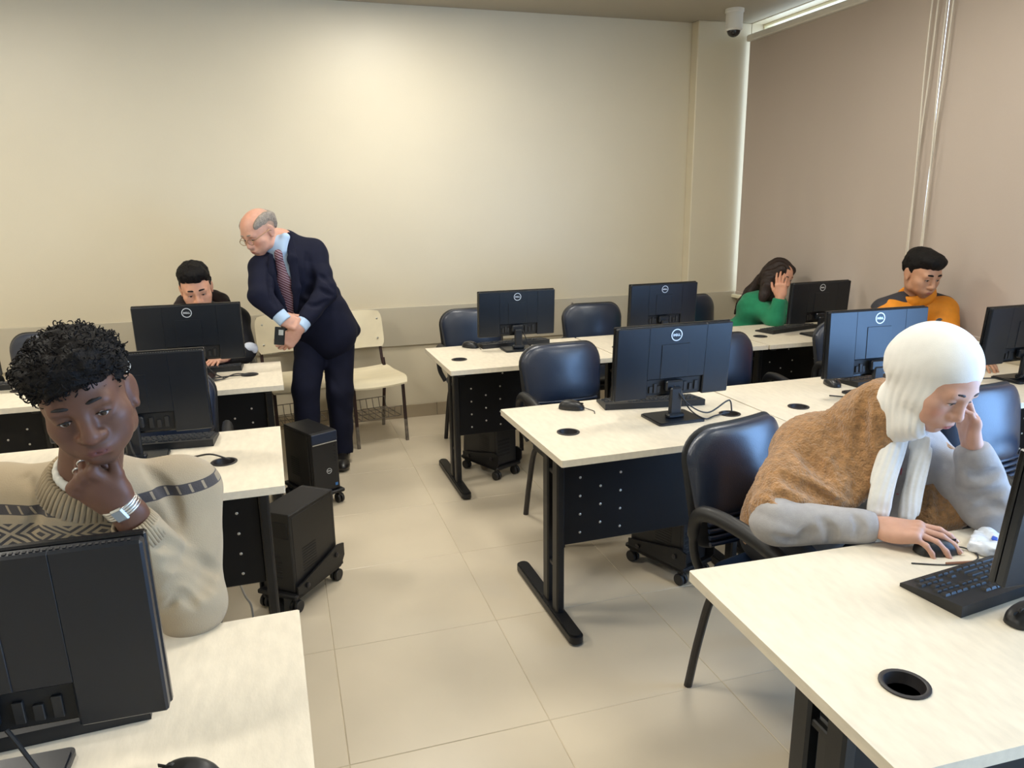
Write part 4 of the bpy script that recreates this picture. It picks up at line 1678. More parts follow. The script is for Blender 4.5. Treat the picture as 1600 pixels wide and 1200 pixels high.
    bs.inputs['Sheen Weight'].default_value = .15
    tc = nt.nodes.new('ShaderNodeTexCoord')
    sp = nt.nodes.new('ShaderNodeSeparateXYZ')
    nt.links.new(tc.outputs['Object'], sp.inputs[0])
    X, Z = sp.outputs[0], sp.outputs[2]
    def inband(lo, hi):
        return mathn(nt, 'MULTIPLY', mathn(nt, 'GREATER_THAN', Z, lo), mathn(nt, 'LESS_THAN', Z, hi))
    b1 = inband(zb[0], zb[1])
    u1 = mathn(nt, 'FRACT', mathn(nt, 'MULTIPLY', X, 42.))
    v1 = mathn(nt, 'DIVIDE', mathn(nt, 'SUBTRACT', Z, zb[0]), zb[1] - zb[0])
    gap = mathn(nt, 'LESS_THAN', mathn(nt, 'ABSOLUTE', mathn(nt, 'SUBTRACT', mathn(nt, 'ADD', u1, mathn(nt, 'MULTIPLY', v1, .35)), .6)), .10)
    rim = mathn(nt, 'GREATER_THAN', mathn(nt, 'ABSOLUTE', mathn(nt, 'SUBTRACT', v1, .5)), .40)
    m1 = mathn(nt, 'MULTIPLY', b1, mathn(nt, 'MAXIMUM', mathn(nt, 'SUBTRACT', 1., mathn(nt, 'MULTIPLY', gap, .75)), rim))
    # nested diamonds below
    b2 = mathn(nt, 'MULTIPLY', inband(zb[2], zb[3]), mathn(nt, 'LESS_THAN', X, .115))
    v2 = mathn(nt, 'ABSOLUTE', mathn(nt, 'SUBTRACT', mathn(nt, 'DIVIDE', mathn(nt, 'SUBTRACT', Z, zb[2]), zb[3] - zb[2]), .5))
    u2 = mathn(nt, 'ABSOLUTE', mathn(nt, 'SUBTRACT', mathn(nt, 'FRACT', mathn(nt, 'MULTIPLY', X, 8.6)), .5))
    dia = mathn(nt, 'ADD', mathn(nt, 'MULTIPLY', u2, 1.7), v2)
    m2 = mathn(nt, 'MULTIPLY', b2, mathn(nt, 'GREATER_THAN', mathn(nt, 'SINE', mathn(nt, 'MULTIPLY', dia, 21.)), .1))
    fac = mathn(nt, 'MAXIMUM', m1, m2)
    n1 = nt.nodes.new('ShaderNodeTexNoise')
    n1.inputs['Scale'].default_value = 14
    nt.links.new(tc.outputs['Object'], n1.inputs['Vector'])
    cr = nt.nodes.new('ShaderNodeMix')
    cr.data_type = 'RGBA'
    cr.inputs['A'].default_value = (*srgb(158, 140, 112), 1)
    cr.inputs['B'].default_value = (*srgb(172, 154, 124), 1)
    nt.links.new(n1.outputs['Fac'], cr.inputs['Factor'])
    c2 = nt.nodes.new('ShaderNodeMix')
    c2.data_type = 'RGBA'
    nt.links.new(cr.outputs['Result'], c2.inputs['A'])
    c2.inputs['B'].default_value = (*srgb(66, 60, 58), 1)
    nt.links.new(fac, c2.inputs['Factor'])
    nt.links.new(c2.outputs['Result'], bs.inputs['Base Color'])
    n2 = nt.nodes.new('ShaderNodeTexNoise')
    n2.inputs['Scale'].default_value = 420
    nt.links.new(tc.outputs['Object'], n2.inputs['Vector'])
    bp = nt.nodes.new('ShaderNodeBump')
    bp.inputs['Strength'].default_value = .25
    bp.inputs['Distance'].default_value = .004
    nt.links.new(n2.outputs['Fac'], bp.inputs['Height'])
    nt.links.new(bp.outputs['Normal'], bs.inputs['Normal'])
    sw = sdf_obj(s, .0048, 'sweater', sm, t, base)
    M_RIB = mat('beige_rib', srgb(160, 142, 113), .9, var=.08, scale=30, sheen=.1)
    # ribbed collar: a ring of short upright ribs, and cuff ribs
    nk = f.pt(0, .022, -.062)
    ax = nrm(nk - nb)
    e1 = nrm(np.cross(ax, (0, 1, 0)))
    e2 = np.cross(ax, e1)
    g = MB()
    for k in range(52):
        a = 2 * PI * k / 52
        o = e1 * math.cos(a) + e2 * math.sin(a)
        c0 = nb + arr(0, 0, -.004)
        g.tube([c0 + o * .088 - ax * .012 - base, c0 + o * .080 + ax * .018 - base, c0 + o * .072 + ax * .036 - base, c0 + o * .066 + ax * .034 - base], [.0050, .0056, .0056, .003], 6)
    g.build('collar', M_RIB, sw, angle=2)
    g = MB()
    d = nrm(w - elL)
    e1 = nrm(np.cross(d, (0, 1, 0)))
    e2 = np.cross(d, e1)
    c0 = elL + (w - elL) * .78
    for k in range(40):
        a = 2 * PI * k / 40
        o = e1 * math.cos(a) + e2 * math.sin(a)
        g.tube([c0 + o * .044 - d * .03 - base, c0 + o * .041 - base, c0 + o * .036 + d * .022 - base], [.0034, .0038, .003], 6)
    g.build('cuff', M_RIB, sw, angle=2)
    # white collar inside
    sc = Body()
    ax = nrm(nk - nb)
    e1 = nrm(np.cross(ax, (0, 1, 0)))
    e2 = np.cross(ax, e1)
    ring = [nb + ax * .036 + (e1 * math.cos(a) + e2 * math.sin(a)) * .060 for a in np.linspace(0, 2 * PI, 25)]
    sc.chain(ring, [.006] * 25, .006, sq=(ax, 2.0))
    sdf_obj(sc, .004, 'shirt_collar', mat('white_cotton', srgb(222, 218, 205), .85, var=.03, scale=40), t, base)
    # watch and rings
    g = MB()
    c0 = w + y * .002 - nrm(w - elL) * .010
    d = nrm(nrm(w - elL) * .6 + y * .4)
    e1 = nrm(x - d * (x @ d))
    e2 = nrm(z - d * (z @ d))
    ring = [c0 + e1 * .033 * math.cos(a) + e2 * .0265 * math.sin(a) - base for a in np.linspace(0, 2 * PI, 32, endpoint=False)]
    for dd in (-.008, -.003, .003, .008):
        g.tube([p + d * dd for p in ring], .0036, 6, closed=True)
    wt = g.build('watch_band', M_STEEL, t, angle=2)
    Rw = np.stack([e1, d, e2], 1)
    MB().box(c0 + e2 * .0290 + e1 * .006 - base, (.026, .030, .007), Rw, .003).build('watch_case', M_STEEL, wt)
    MB().box(c0 + e2 * .0330 + e1 * .006 - base, (.019, .022, .001), Rw, 0).build('watch_face', mat('watch_dial', srgb(150, 152, 150), .2, var=.05), wt)
    for i in (1, 2):
        a, c = tips[i][0][0], tips[i][0][1]
        p = a + (c - a) * .62
        dd = nrm(c - a)
        e1 = nrm(np.cross(dd, x))
        e2 = np.cross(dd, e1)
        MB().tube([p + (e1 * math.cos(q) + e2 * math.sin(q)) * (tips[i][1] * 1.02) - base for q in np.linspace(0, 2 * PI, 20, endpoint=False)], .0022, 6, closed=True).build('finger_ring', M_STEEL, t, angle=2)
    lower_body(t, base, (-.44, 1.86, .56), (-.33, 1.50, .52), (-.58, 1.50, .52), (-.32, 1.52, 0), (-.60, 1.52, 0), M_TROU)


person_sweater()


# ------------------------------------------------------------------ 2: woman in a white headscarf, brown fleece wrap, hand on the mouse
def person_headscarf():
    E = aty(1500, 629, 1.37)
    f = face_frame(E, (.10, -.84, -.50), (.985, .12, -.10), .99)
    t, base = person('person in a white headscarf and brown fleece wrap working the mouse', (1.50, 1.85, 0))
    nb = arr(1.535, 1.615, .985)
    shR, shL = arr(1.385, 1.70, .880), arr(1.705, 1.60, .900)
    elR = arr(1.195, 1.535, .770)
    wR = aty(1376, 824, 1.405)
    elL = arr(1.735, 1.375, .800)
    wL = aty(1519, 697, 1.405)
    skin = srgb(204, 158, 136)
    b = Body()
    head_shape(b, f, jaw=.94, nose=1.08, slit=.0050, lips=1.15, full=1.02, ears=(0, 0))
    b.cone(f.pt(0, .028, -.045), nb, .048, .050, .03)
    b.ell((1.52, 1.70, .80), (.12, .075, .15), None, .05)
    b.ell((1.51, 1.80, .60), (.12, .08, .16), None, .06)
    for sh, el, wr in ((shL, elL, wL), (shR, elR, wR)):
        b.cone(nb - arr(0, 0, .03), sh, .04, .04, .05)
        b.cone(sh, el, .040, .034, .03)
        b.cone(el, wr, .034, .024, .02)
    y = nrm(atz(1492, 838, .795) - wR)
    z = nrm(arr(-.06, -.20, 1))
    z = nrm(z - y * (z @ y))
    tipsR = hand_shape(b, wR, np.cross(z, y), y, z, [(14, 22, 14), (16, 24, 16), (20, 28, 18), (26, 30, 20)], [(.020, .016, -.008), (.046, .044, -.020), (.056, .074, -.030), (.056, .100, -.036)], 1.04, (11, 3, -6, -14))
    yL = nrm(arr(-.10, .02, 1))
    zL = nrm(arr(.80, -.55, .1))
    zL = nrm(zL - yL * (zL @ yL))
    tipsL = hand_shape(b, wL, np.cross(yL, zL), yL, zL, [(12, 25, 15), (15, 30, 18), (18, 32, 18), (24, 34, 20)], None, .94)
    blobs = [(f, (0, -.1, -.068), (.024, .03, .0105), srgb(176, 98, 92), .5),
             (f, (.045, -.07, -.035), (.03, .03, .03), srgb(208, 140, 118), 1.),
             (f, (-.045, -.07, -.035), (.03, .03, .03), srgb(208, 140, 118), 1.)]
    sdf_obj(b, .0030, 'body', M_SKIN, t, base, skin_color(skin, blobs))
    eyes(f, t, base, (0.1, -1, -.25), .0050)
    brows(f, t, base, mat('dark_brow', (.02, .011, .008), .6, var=.2, scale=200), .0025, .005)
    nails(tipsR, z, t, base, M_NAIL)
    # grey sweatshirt
    M_GREY = mat('grey_sweatshirt', srgb(166, 163, 163), .92, var=.06, scale=60, bump=.2, bscale=500, sheen=.1)
    s = Body()
    s.ell((1.54, 1.69, .79), (.130, .095, .16), None, .05)
    s.cone(aty(1415, 700, 1.57), aty(1400, 800, 1.56), .058, .075, .04)
    s.ell((1.51, 1.79, .60), (.165, .12, .20), None, .08)
    s.cone(nb, shL, .050, .062, .05)
    s.cone(nb - arr(0, 0, .03), shR - arr(0, 0, .01), .046, .050, .04)
    s.cone(shR - arr(0, 0, .01), elR, .050, .056, .04)
    s.cone(elR, elR + (wR - elR) * .80, .062, .045, .02)
    s.cone(elR + (wR - elR) * .76, elR + (wR - elR) * .95, .042, .037, .012, flat_b=True)
    s.cone(shL, elL, .066, .066, .04)
    s.cone(elL, elL + (wL - elL) * .80, .066, .050, .02)
    s.cone(elL + (wL - elL) * .76, elL + (wL - elL) * .97, .045, .038, .012, flat_b=True)
    s.disp.append(fold(.0055, 26, (.6, .5, .6), 2.4, 8, 21))
    s.disp.append(lambda P: .002 * snoise(P, 26, 4))
    s.press(([(1210, 838), (1245, 848), (1268, 828)], .008, .02), ([(1285, 812), (1300, 832), (1296, 850)], .006, .018), ([(1335, 806), (1345, 825), (1338, 842)], .005, .015), ([(1510, 735), (1535, 745), (1565, 735)], .008, .02), ([(1505, 770), (1535, 775), (1570, 765)], .007, .02), ([(1520, 800), (1545, 790), (1568, 795)], .006, .02))
    s.box((1.5, 1.2, T - .05), (.8, .20, .0505), None, .001, .001, '-')
    sw = sdf_obj(s, .0046, 'sweatshirt', M_GREY, t, base)
    # pink print on the chest
    # brown fleece wrap over both shoulders
    M_FLE = mat('brown_fleece', srgb(170, 127, 82), .98, var=.28, scale=55, bump=.9, bscale=170, sheen=.35)
    c = Body()
    P = lambda x, y, Y: aty(x, y, Y)
    c.cone(P(1382, 628, 1.60), P(1290, 700, 1.68), .068, .076, .05)
    c.cone(P(1290, 700, 1.68), P(1234, 756, 1.66), .076, .060, .04)
    c.cone(P(1234, 758, 1.66), P(1220, 782, 1.60), .056, .048, .03)
    c.cone(P(1315, 705, 1.62), P(1302, 765, 1.53), .075, .050, .04)
    c.cone(P(1225, 785, 1.585), P(1320, 782, 1.52), .034, .034, .02)
    c.cone(P(1372, 640, 1.56), P(1352, 765, 1.50), .040, .030, .05, sq=((.6, .8, 0), .6))
    c.cone(shR, shR + (elR - shR) * .82, .080, .080, .04)
    c.cone(shR + arr(.03, .01, .0), shR + (elR - shR) * .6 + arr(.08, .0, .0), .082, .082, .04)
    c.ell((1.52, 1.76, .82), (.165, .105, .16), None, .06)
    c.chain([P(1348, 636, 1.63), P(1364, 634, 1.58), P(1378, 650, 1.545), P(1378, 690, 1.53)], (.036, .042, .038, .030), .04)
    c.ell((1.50, 1.84, .62), (.185, .10, .20), None, .06)
    c.cone(nb + arr(0, .03, -.01), shL + arr(-.01, .03, -.02), .066, .070, .05)
    c.cone(P(1462, 702, 1.545), P(1446, 800, 1.49), .034, .060, .04)
    c.cone(P(1480, 716, 1.505), P(1484, 800, 1.455), .030, .048, .03)
    # deep folds hanging from the shoulder
    c.press(([(1350, 618), (1344, 690), (1338, 778)], .014, .022), ([(1252, 700), (1285, 735), (1328, 775)], .016, .03), ([(1222, 742), (1260, 762), (1306, 786)], .012, .024),
            ([(1290, 640), (1310, 690), (1322, 750)], .010, .03), ([(1212, 770), (1225, 780), (1250, 790)], .008, .02), ([(1452, 720), (1446, 760), (1440, 800)], .009, .02), ([(1474, 720), (1470, 760), (1468, 800)], .008, .02))
    c.disp.append(fold(.011, 17, (.75, .2, .5), 2.2, 6, 31))
    c.disp.append(lambda Q: -.0022 * snoise(Q, 260, 7) - .0015 * snoise(Q, 480, 8))
    c.box((1.5, 1.2, T - .05), (.8, .20, .0505), None, .001, .001, '-')
    fl = sdf_obj(c, .0045, 'fleece_wrap', M_FLE, t, base, smooth=0)
    # headscarf: cap, nape, wrap under the chin and hanging tails
    M_SCARF = mat('white_scarf', srgb(232, 230, 224), .85, var=.03, scale=30, bump=.12, bscale=600, sheen=.15)
    k = Body()
    sc = f.s
    k.ell(f.pt(0, .028, .044), arr(.092, .112, .094) * sc, f.R, .02)
    k.ell(f.pt(0, .056, .002), arr(.088, .096, .084) * sc, f.R, .03)
    k.ell(f.pt(0, -.012, -.030), arr(.080, .084, .088) * sc, f.R, .02)
    k.ell(f.pt(0, .0, -.118), arr(.062, .066, .040) * sc, f.R, .03)
    k.cone(f.pt(0, .025, -.08), nb + arr(0, -.015, .01), .062, .064, .03)
    k.cone(f.pt(-.03, -.045, -.115), nb + arr(-.01, -.055, -.015), .036, .040, .03)
    k.ell(f.pt(0, -.104, -.028), arr(.058, .068, .096) * sc, f.R, .006, '-')
    k.ell(f.pt(0, -.084, -.028), arr(.053, .062, .092) * sc, f.R, .006, '-')
    def sfold(Q):
        L = f.loc(Q)
        u = L[:, 1] * .86 - L[:, 2] * .42 + np.abs(L[:, 0]) * .25
        low = np.clip((.055 - L[:, 2]) / .13, 0, 1)
        return -.0026 * low * (np.abs(np.sin(u * 150 + 1.2 * np.sin(L[:, 2] * 32 + 1) + .8 * np.sin(L[:, 0] * 40))) ** 1.3 - .5) - .0010 * np.sin(u * 40 + L[:, 2] * 25)
    k.disp.append(sfold)
    hs = sdf_obj(k, .0036, 'headscarf', M_SCARF, t, base)
    for (pts, r, nm) in (([(1400, 680, 1.515), (1392, 710, 1.49), (1382, 745, 1.468), (1372, 800, 1.445)], (.024, .024, .023, .025), 'scarf_tail'), ([(1438, 688, 1.49), (1437, 720, 1.475), (1431, 755, 1.458), (1416, 808, 1.44)], (.018, .018, .018, .020), 'scarf_tail')):
        q = Body()
        pp = [P(*a) for a in pts]
        pq = bez(pp, 6)
        q.chain(pq, list(np.interp(np.linspace(0, 1, len(pq)), np.linspace(0, 1, 4), r)), .006, sq=((.55, .83, .1), .42))
        ax_ = nrm(pp[-1] - pp[0])
        pv_ = nrm(arr(.83, -.55, 0) - ax_ * (arr(.83, -.55, 0) @ ax_))
        q.disp.append(lambda Q, pv_=pv_: -.0024 * np.abs(np.sin(Q @ pv_ * 210 + 1.2 * np.sin(Q[:, 2] * 24))))
        sdf_obj(q, .0034, nm, M_SCARF, t, base, smooth=3)
    M_PINK = mat('pink_print', srgb(186, 110, 124), .8, var=.1, scale=60)
    g = MB()
    ex, ez = nrm(arr(.83, -.55, 0)), arr(0, 0, 1.)
    R = np.stack([ex, np.cross(ez, ex), ez], 1)
    for (px, py, w_, h_) in ((1392, 737, .004, .022), (1398, 737, .004, .022), (1402, 730, .010, .004), (1402, 744, .010, .004), (1408, 737, .004, .022), (1394, 775, .016, .004), (1404, 772, .012, .004)):
        p = s.hit(px, py)
        p = P(px, py, 1.5) if p is None else p
        g.box(p - base, (w_, .004, h_), R, .001)
    g.build('chest_print', M_PINK, t)
    lower_body(t, base, (1.50, 1.85, .56), (1.62, 1.50, .52), (1.38, 1.50, .52), (1.60, 1.50, 0), (1.36, 1.52, 0), M_TROU)


person_headscarf()


# ------------------------------------------------------------------ 3: smiling man behind the left monitor, black jacket
def person_smiling():
    E = aty(308, 461, 4.40)
    f = face_frame(E, (.10, -.92, -.36), (.99, .05, .10), 1.0)
    t, base = person('smiling person with high black hair in a black hooded jacket behind a monitor', (-.45, 4.62, 0))
    nb = arr(-.44, 4.545, 1.005)
    shL, shR = arr(-.275, 4.575, .945), arr(-.615, 4.575, .945)
    elL, elR = arr(-.235, 4.44, .785), arr(-.66, 4.43, .78)
    wL, wR = arr(-.335, 4.285, .790), arr(-.57, 4.30, .790)
    skin = srgb(205, 150, 120)
    b = Body()
    head_shape(b, f, slit=.0026, nose=1.1, full=1.12, lips=1.1)
    b.cone(f.pt(0, .028, -.045), nb, .052, .055, .03)
    b.ell((-.445, 4.62, .80), (.13, .08, .17), None, .05)
    for sh, el, wr, sg in ((shL, elL, wL, 1), (shR, elR, wR, -1)):
        b.cone(nb, sh, .045, .045, .05)
        b.cone(sh, el, .042, .036, .03)
        b.cone(el, wr, .036, .026, .02)
        y = nrm(arr(-.5 * sg, -.85, -.05))
        z = nrm(arr(0, -.1, 1))
        z = nrm(z - y * (z @ y))
        x = np.cross(y, z) if sg > 0 else np.cross(z, y)
        hand_shape(b, wr, x, y, z, [(18, 28, 18)] * 4, None, .97)
    blobs = [(f, (0, -.1, -.068), (.026, .03, .011), srgb(170, 95, 85), .5), (f, (0, .03, .055), (.084, .115, .07), srgb(46, 36, 31), .2), (f, (0, -.095, .02), (.064, .06, .052), skin, .5)]
    sdf_obj(b, .005, 'body', M_SKIN, t, base, skin_color(skin, blobs))
    eyes(f, t, base, (0, -1, -.3))
    brows(f, t, base, M_HAIRB, .0042, .004, .0035)
    h = Body()
    h.ell(f.pt(0, .018, .083), arr(.084, .098, .064), f.R, .02)
    h.ell(f.pt(0, -.034, .104), arr(.070, .050, .040), f.R, .02)
    for q in (-1, 1):
        h.ell(f.pt(q * .067, .026, .036), arr(.016, .052, .046), f.R, .015)
    h.ell(f.pt(0, .085, .03), arr(.06, .03, .06), f.R, .03)
    h.disp.append(lambda P: -.007 * snoise(P, 120, 5) - .004 * snoise(P, 280, 6))
    sdf_obj(h, .0048, 'hair', M_HAIRB, t, base, smooth=0)
    M_JK = mat('black_jacket', (.007, .006, .008), .7, var=.15, scale=20, bump=.1, bscale=200)
    s = Body()
    s.ell((-.445, 4.62, .82), (.185, .125, .19), None, .05)
    s.ell((-.45, 4.66, .62), (.18, .13, .19), None, .06)
    for sh, el, wr in ((shL, elL, wL), (shR, elR, wR)):
        s.cone(nb, sh, .070, .078, .05)
        s.cone(sh, el, .080, .066, .04)
        s.cone(el, el + (wr - el) * .88, .064, .042, .02, flat_b=True)
    s.disp.append(fold(.006, 26, (.4, .3, .8), 2, 8, 41))
    s.box((-.5, 4.0, T - .05), (.9, .31, .0505), None, .001, .001, '-')
    jk = sdf_obj(s, .008, 'jacket', M_JK, t, base)
    hd = Body()
    hd.chain([nb + arr(.115 * math.cos(a), .045 + .085 * math.sin(a), .035 + .035 * math.sin(a)) for a in np.linspace(-.5, PI + .5, 9)], [.028, .036, .042, .046, .048, .046, .042, .036, .028], .02)
    hd.disp.append(fold(.005, 40, (.6, .2, .8), 2, 12, 5))
    sdf_obj(hd, .007, 'hood', mat('hood_cloth', (.012, .005, .006), .8, var=.2, scale=30), t, base)
    # white patch on the sleeve
    q = Body()
    q.ell(elL + arr(.035, -.05, .035), (.034, .018, .026), None, .01)
    q.ell(elL + arr(.060, -.035, .02), (.02, .02, .03), None, .01)
    sdf_obj(q, .006, 'sleeve_patch', mat('white_patch', srgb(220, 222, 228), .6, var=.1, scale=50), jk, base)
    rc = Body()
    rc.cone(wL + arr(.012, .03, 0), wL + arr(-.02, -.02, 0), .036, .034, .01)
    sdf_obj(rc, .006, 'red_cuff', mat('dark_red_knit', srgb(110, 40, 50), .9, var=.1, scale=60), jk, base)
    lower_body(t, base, (-.45, 4.66, .56), (-.34, 4.28, .53), (-.58, 4.28, .53), (-.34, 4.26, 0), (-.58, 4.26, 0), M_TROU, .014)


person_smiling()


# ------------------------------------------------------------------ 4: standing man in a navy suit, bending forward
def person_suit():
    P = aty
    E = P(389, 375, 4.47)
    f = face_frame(E, (-.66, -.56, -.50), (.62, -.78, .06), 1.04)
    footL, footR = atz(536, 722, 0.), atz(474, 742, 0.)
    footL = arr(footL[0], footL[1], 0)
    footR = arr(.075, 4.50, 0)
    t, base = person('standing person in a dark navy suit and striped tie bending to look at a screen', ((footL[0] + footR[0]) / 2, (footL[1] + footR[1]) / 2, 0))
    nb = P(444, 372, 4.62)
    shL, shR = P(489, 395, 4.66), P(411, 420, 4.52)
    hip = P(506, 528, 4.70)
    elL, elR = P(509, 456, 4.50), P(407, 462, 4.38)
    wL, wR = P(468, 512, 4.335), P(441, 497, 4.325)
    skin = srgb(208, 158, 136)
    b = Body()
    head_shape(b, f, jaw=1.1, nose=1.12, slit=.0036, full=1.22, lips=.8, wide=1.02)
    b.cone(f.pt(0, .022, -.045), nb + arr(-.01, -.02, 0), .056, .056, .03)
    b.ell((nb + hip) / 2 + arr(0, 0, .12), (.14, .09, .18), None, .05)
    b.ell((nb + hip) / 2 - arr(-.03, 0, .12), (.14, .10, .18), None, .06)
    for sh, el, wr in ((shL, elL, wL), (shR, elR, wR)):
        b.cone(nb - arr(0, 0, .07), sh - arr(0, 0, .03), .04, .04, .05)
        b.cone(sh - arr(0, 0, .03), el, .044, .040, .03)
        b.cone(el, wr, .040, .028, .02)
    # right hand folded over the left wrist, left hand holding the phone
    cR = P(468, 508, 4.27)
    y = nrm(arr(.83, -.12, -.42))
    z = nrm(arr(.05, -.85, .50))
    z = nrm(z - y * (z @ y))
    hand_shape(b, wR, np.cross(z, y), y, z, [(45, 60, 35), (50, 65, 35), (55, 68, 35), (60, 70, 35)], None, 1.04, (4, 1, -2, -5))
    y2 = nrm(arr(-.62, -.10, -.75))
    z2 = nrm(arr(.15, -.93, .05))
    z2 = nrm(z2 - y2 * (z2 @ y2))
    wL2 = P(462, 519, 4.33)
    hand_shape(b, wL2, np.cross(y2, z2), y2, z2, [(30, 45, 25), (34, 48, 25), (38, 50, 25), (42, 52, 25)], None, 1.0, (3, 1, -2, -5))
    b.cone(wL, wL2, .028, .028, .02)
    grey = srgb(142, 128, 116)
    blobs = [(f, (0, .03, .035), (.094, .116, .078), grey, .30), (f, (0, -.05, .11), (.052, .085, .06), srgb(214, 158, 134), .5), (f, (0, -.10, .03), (.068, .07, .07), skin, .5),
             (f, (0, -.1, -.068), (.024, .03, .008), srgb(170, 100, 90), .6), (f, (0, -.09, -.052), (.03, .03, .008), srgb(170, 138, 122), .8),
             (f, (-.04, -.07, -.03), (.035, .03, .03), srgb(206, 130, 108), 1.), (f, (.04, -.07, -.03), (.035, .03, .03), srgb(206, 130, 108), 1.)]
    sdf_obj(b, .0046, 'body', M_SKIN, t, base, skin_color(skin, blobs))
    eyes(f, t, base, (0, -1, -.3))
    brows(f, t, base, M_HAIRG, .0036, .003, .0035)
    # short grey hair around the sides and back, bald crown
    h = Body()
    for q in (-1, 1):
        h.ell(f.pt(q * .058, .020, .050), arr(.0225, .078, .042) * f.s, f.R @ roty(q * .35), .015)
    h.ell(f.pt(0, .086, .022), arr(.062, .034, .062) * f.s, f.R, .03)
    h.disp.append(lambda Q: -.0025 * snoise(Q, 220, 5))
    sdf_obj(h, .0046, 'hair', M_HAIRG, t, base, smooth=0)
    # glasses
    g = MB()
    for q in (-1, 1):
        ring = [f.pt(q * .033 + .024 * math.cos(a), -.104, -.004 + .017 * math.sin(a)) - base for a in np.linspace(0, 2 * PI, 20, endpoint=False)]
        g.tube(ring, .0016, 6, closed=True)
        g.tube([f.pt(q * .056, -.102, .002) - base, f.pt(q * .074, -.080, .004) - base, f.pt(q * .086, .002, .006) - base, f.pt(q * .086, .016, -.006) - base], .0018, 6)
    g.tube([f.pt(-.010, -.105, -.001) - base, f.pt(0, -.108, .001) - base, f.pt(.010, -.105, -.001) - base], .0016, 6)
    gl_ = g.build('glasses', mat('gold_wire', srgb(170, 140, 105), .3, metal=.8, var=.05), t, angle=2)
    for q in (-1, 1):
        MB().lathe([(.0, 0), (.022, 0), (.022, .001), (0, .001)], 20, f.R @ rotx(PI / 2) @ np.diag([1.06, .74, 1]), f.pt(q * .033, -.104, -.004) - base).build('lens', gm, gl_)
    # suit jacket
    M_SUIT = mat('navy_suit', srgb(15, 18, 38), .85, var=.10, scale=25, bump=.08, bscale=500, spec=.25)
    s = Body()
    up = nrm(nb - hip)
    s.cone(nb + arr(.01, .02, -.03), shL, .062, .082, .05)
    s.cone(nb + arr(.01, .03, -.015), nb + arr(.0, .03, -.10), .056, .11, .03)
    s.cone(nb + arr(0, .02, -.04), shR, .062, .074, .05)
    s.ell(P(452, 425, 4.60), (.17, .125, .17), None, .06)
    s.ell(P(475, 480, 4.64), (.175, .135, .19), None, .08)
    s.cone(P(500, 470, 4.70), P(520, 516, 4.74), .135, .150, .06)
    s.cone(P(500, 500, 4.66), P(512, 524, 4.68), .15, .155, .06)
    s.cone(P(535, 500, 4.76), P(552, 516, 4.80), .05, .045, .05)
    for sh, el, wr in ((shL, elL, wL), (shR, elR, wR)):
        s.cone(sh, el, .080, .066, .03)
        s.cone(el, el + (wr - el) * .84, .065, .048, .02, flat_b=True)
    s.disp.append(fold(.006, 24, (.5, .3, .8), 2.2, 8, 51))
    s.disp.append(lambda Q: .002 * snoise(Q, 28, 3))
    s.press(([(480, 398), (485, 435), (480, 468)], .012, .03), ([(470, 470), (490, 478), (512, 470)], .008, .02), ([(420, 425), (424, 455), (432, 480)], .009, .02), ([(500, 430), (512, 440), (520, 450)], .007, .02), ([(498, 450), (510, 458), (520, 462)], .006, .02))
    # jacket opening: V down to the buttons
    v0, v1, v2 = P(437, 385, 4.38), P(446, 430, 4.36), P(456, 485, 4.36)
    s.cone(v0, v1, .052, .042, .012, '-')
    s.cone(v1, v2, .042, .022, .012, '-')
    jk = sdf_obj(s, .0062, 'jacket', M_SUIT, t, base)
    # lapels
    for pts, r in (([(452, 368, 4.50), (457, 405, 4.445), (463, 450, 4.43), (462, 488, 4.44)], (.020, .026, .024, .012)), ([(423, 400, 4.44), (424, 430, 4.43), (438, 470, 4.43), (450, 492, 4.43)], (.016, .022, .020, .010))):
        q = Body()
        q.chain([P(*a) for a in pts], r, .01, sq=((.1, 1, .1), .42))
        sdf_obj(q, .005, 'lapel', M_SUIT, jk, base)
    M_SHIRT = mat('pale_blue_shirt', srgb(176, 200, 226), .8, var=.03, scale=30)
    q = Body()
    q.chain([P(437, 385, 4.535), P(444, 430, 4.535), P(454, 488, 4.56)], (.066, .072, .06), .02)
    q.cone(f.pt(0, .012, -.092), nb + arr(-.015, -.025, -.02), .060, .064, .02)
    q.cone(P(446, 372, 4.50), P(443, 392, 4.475), .030, .018, .02)
    sdf_obj(q, .0055, 'shirt', M_SHIRT, t, base)
    for el, wr in ((elR, wR), (elL, wL)):
        q = Body()
        d = nrm(wr - el)
        c0 = el + (wr - el) * .80
        q.cone(c0, c0 + d * .062, .043, .041, .01, flat_a=True, flat_b=True)
        sdf_obj(q, .005, 'shirt_cuff', M_SHIRT, t, base)
    tm = bpy.data.materials.new('striped_tie')
    tm.use_nodes = True
    nt = tm.node_tree
    bs = nt.nodes['Principled BSDF']
    bs.inputs['Roughness'].default_value = .5
    tc = nt.nodes.new('ShaderNodeTexCoord')
    sp = nt.nodes.new('ShaderNodeSeparateXYZ')
    nt.links.new(tc.outputs['Object'], sp.inputs[0])
    u = mathn(nt, 'ADD', mathn(nt, 'MULTIPLY', sp.outputs[0], .55), sp.outputs[2])
    st = mathn(nt, 'GREATER_THAN', mathn(nt, 'SINE', mathn(nt, 'MULTIPLY', u, 430.)), .25)
    mx = nt.nodes.new('ShaderNodeMix')
    mx.data_type = 'RGBA'
    mx.inputs['A'].default_value = (*srgb(84, 36, 46), 1)
    mx.inputs['B'].default_value = (*srgb(150, 128, 140), 1)
    nt.links.new(st, mx.inputs['Factor'])
    nt.links.new(mx.outputs['Result'], bs.inputs['Base Color'])
    q = Body()
    q.cone(P(435, 396, 4.470), P(436, 404, 4.460), .024, .018, .01)
    q.chain([P(436, 404, 4.460), P(444, 440, 4.455), P(453, 487, 4.470)], (.022, .034, .042), .01, sq=((.15, 1, .1), .35))
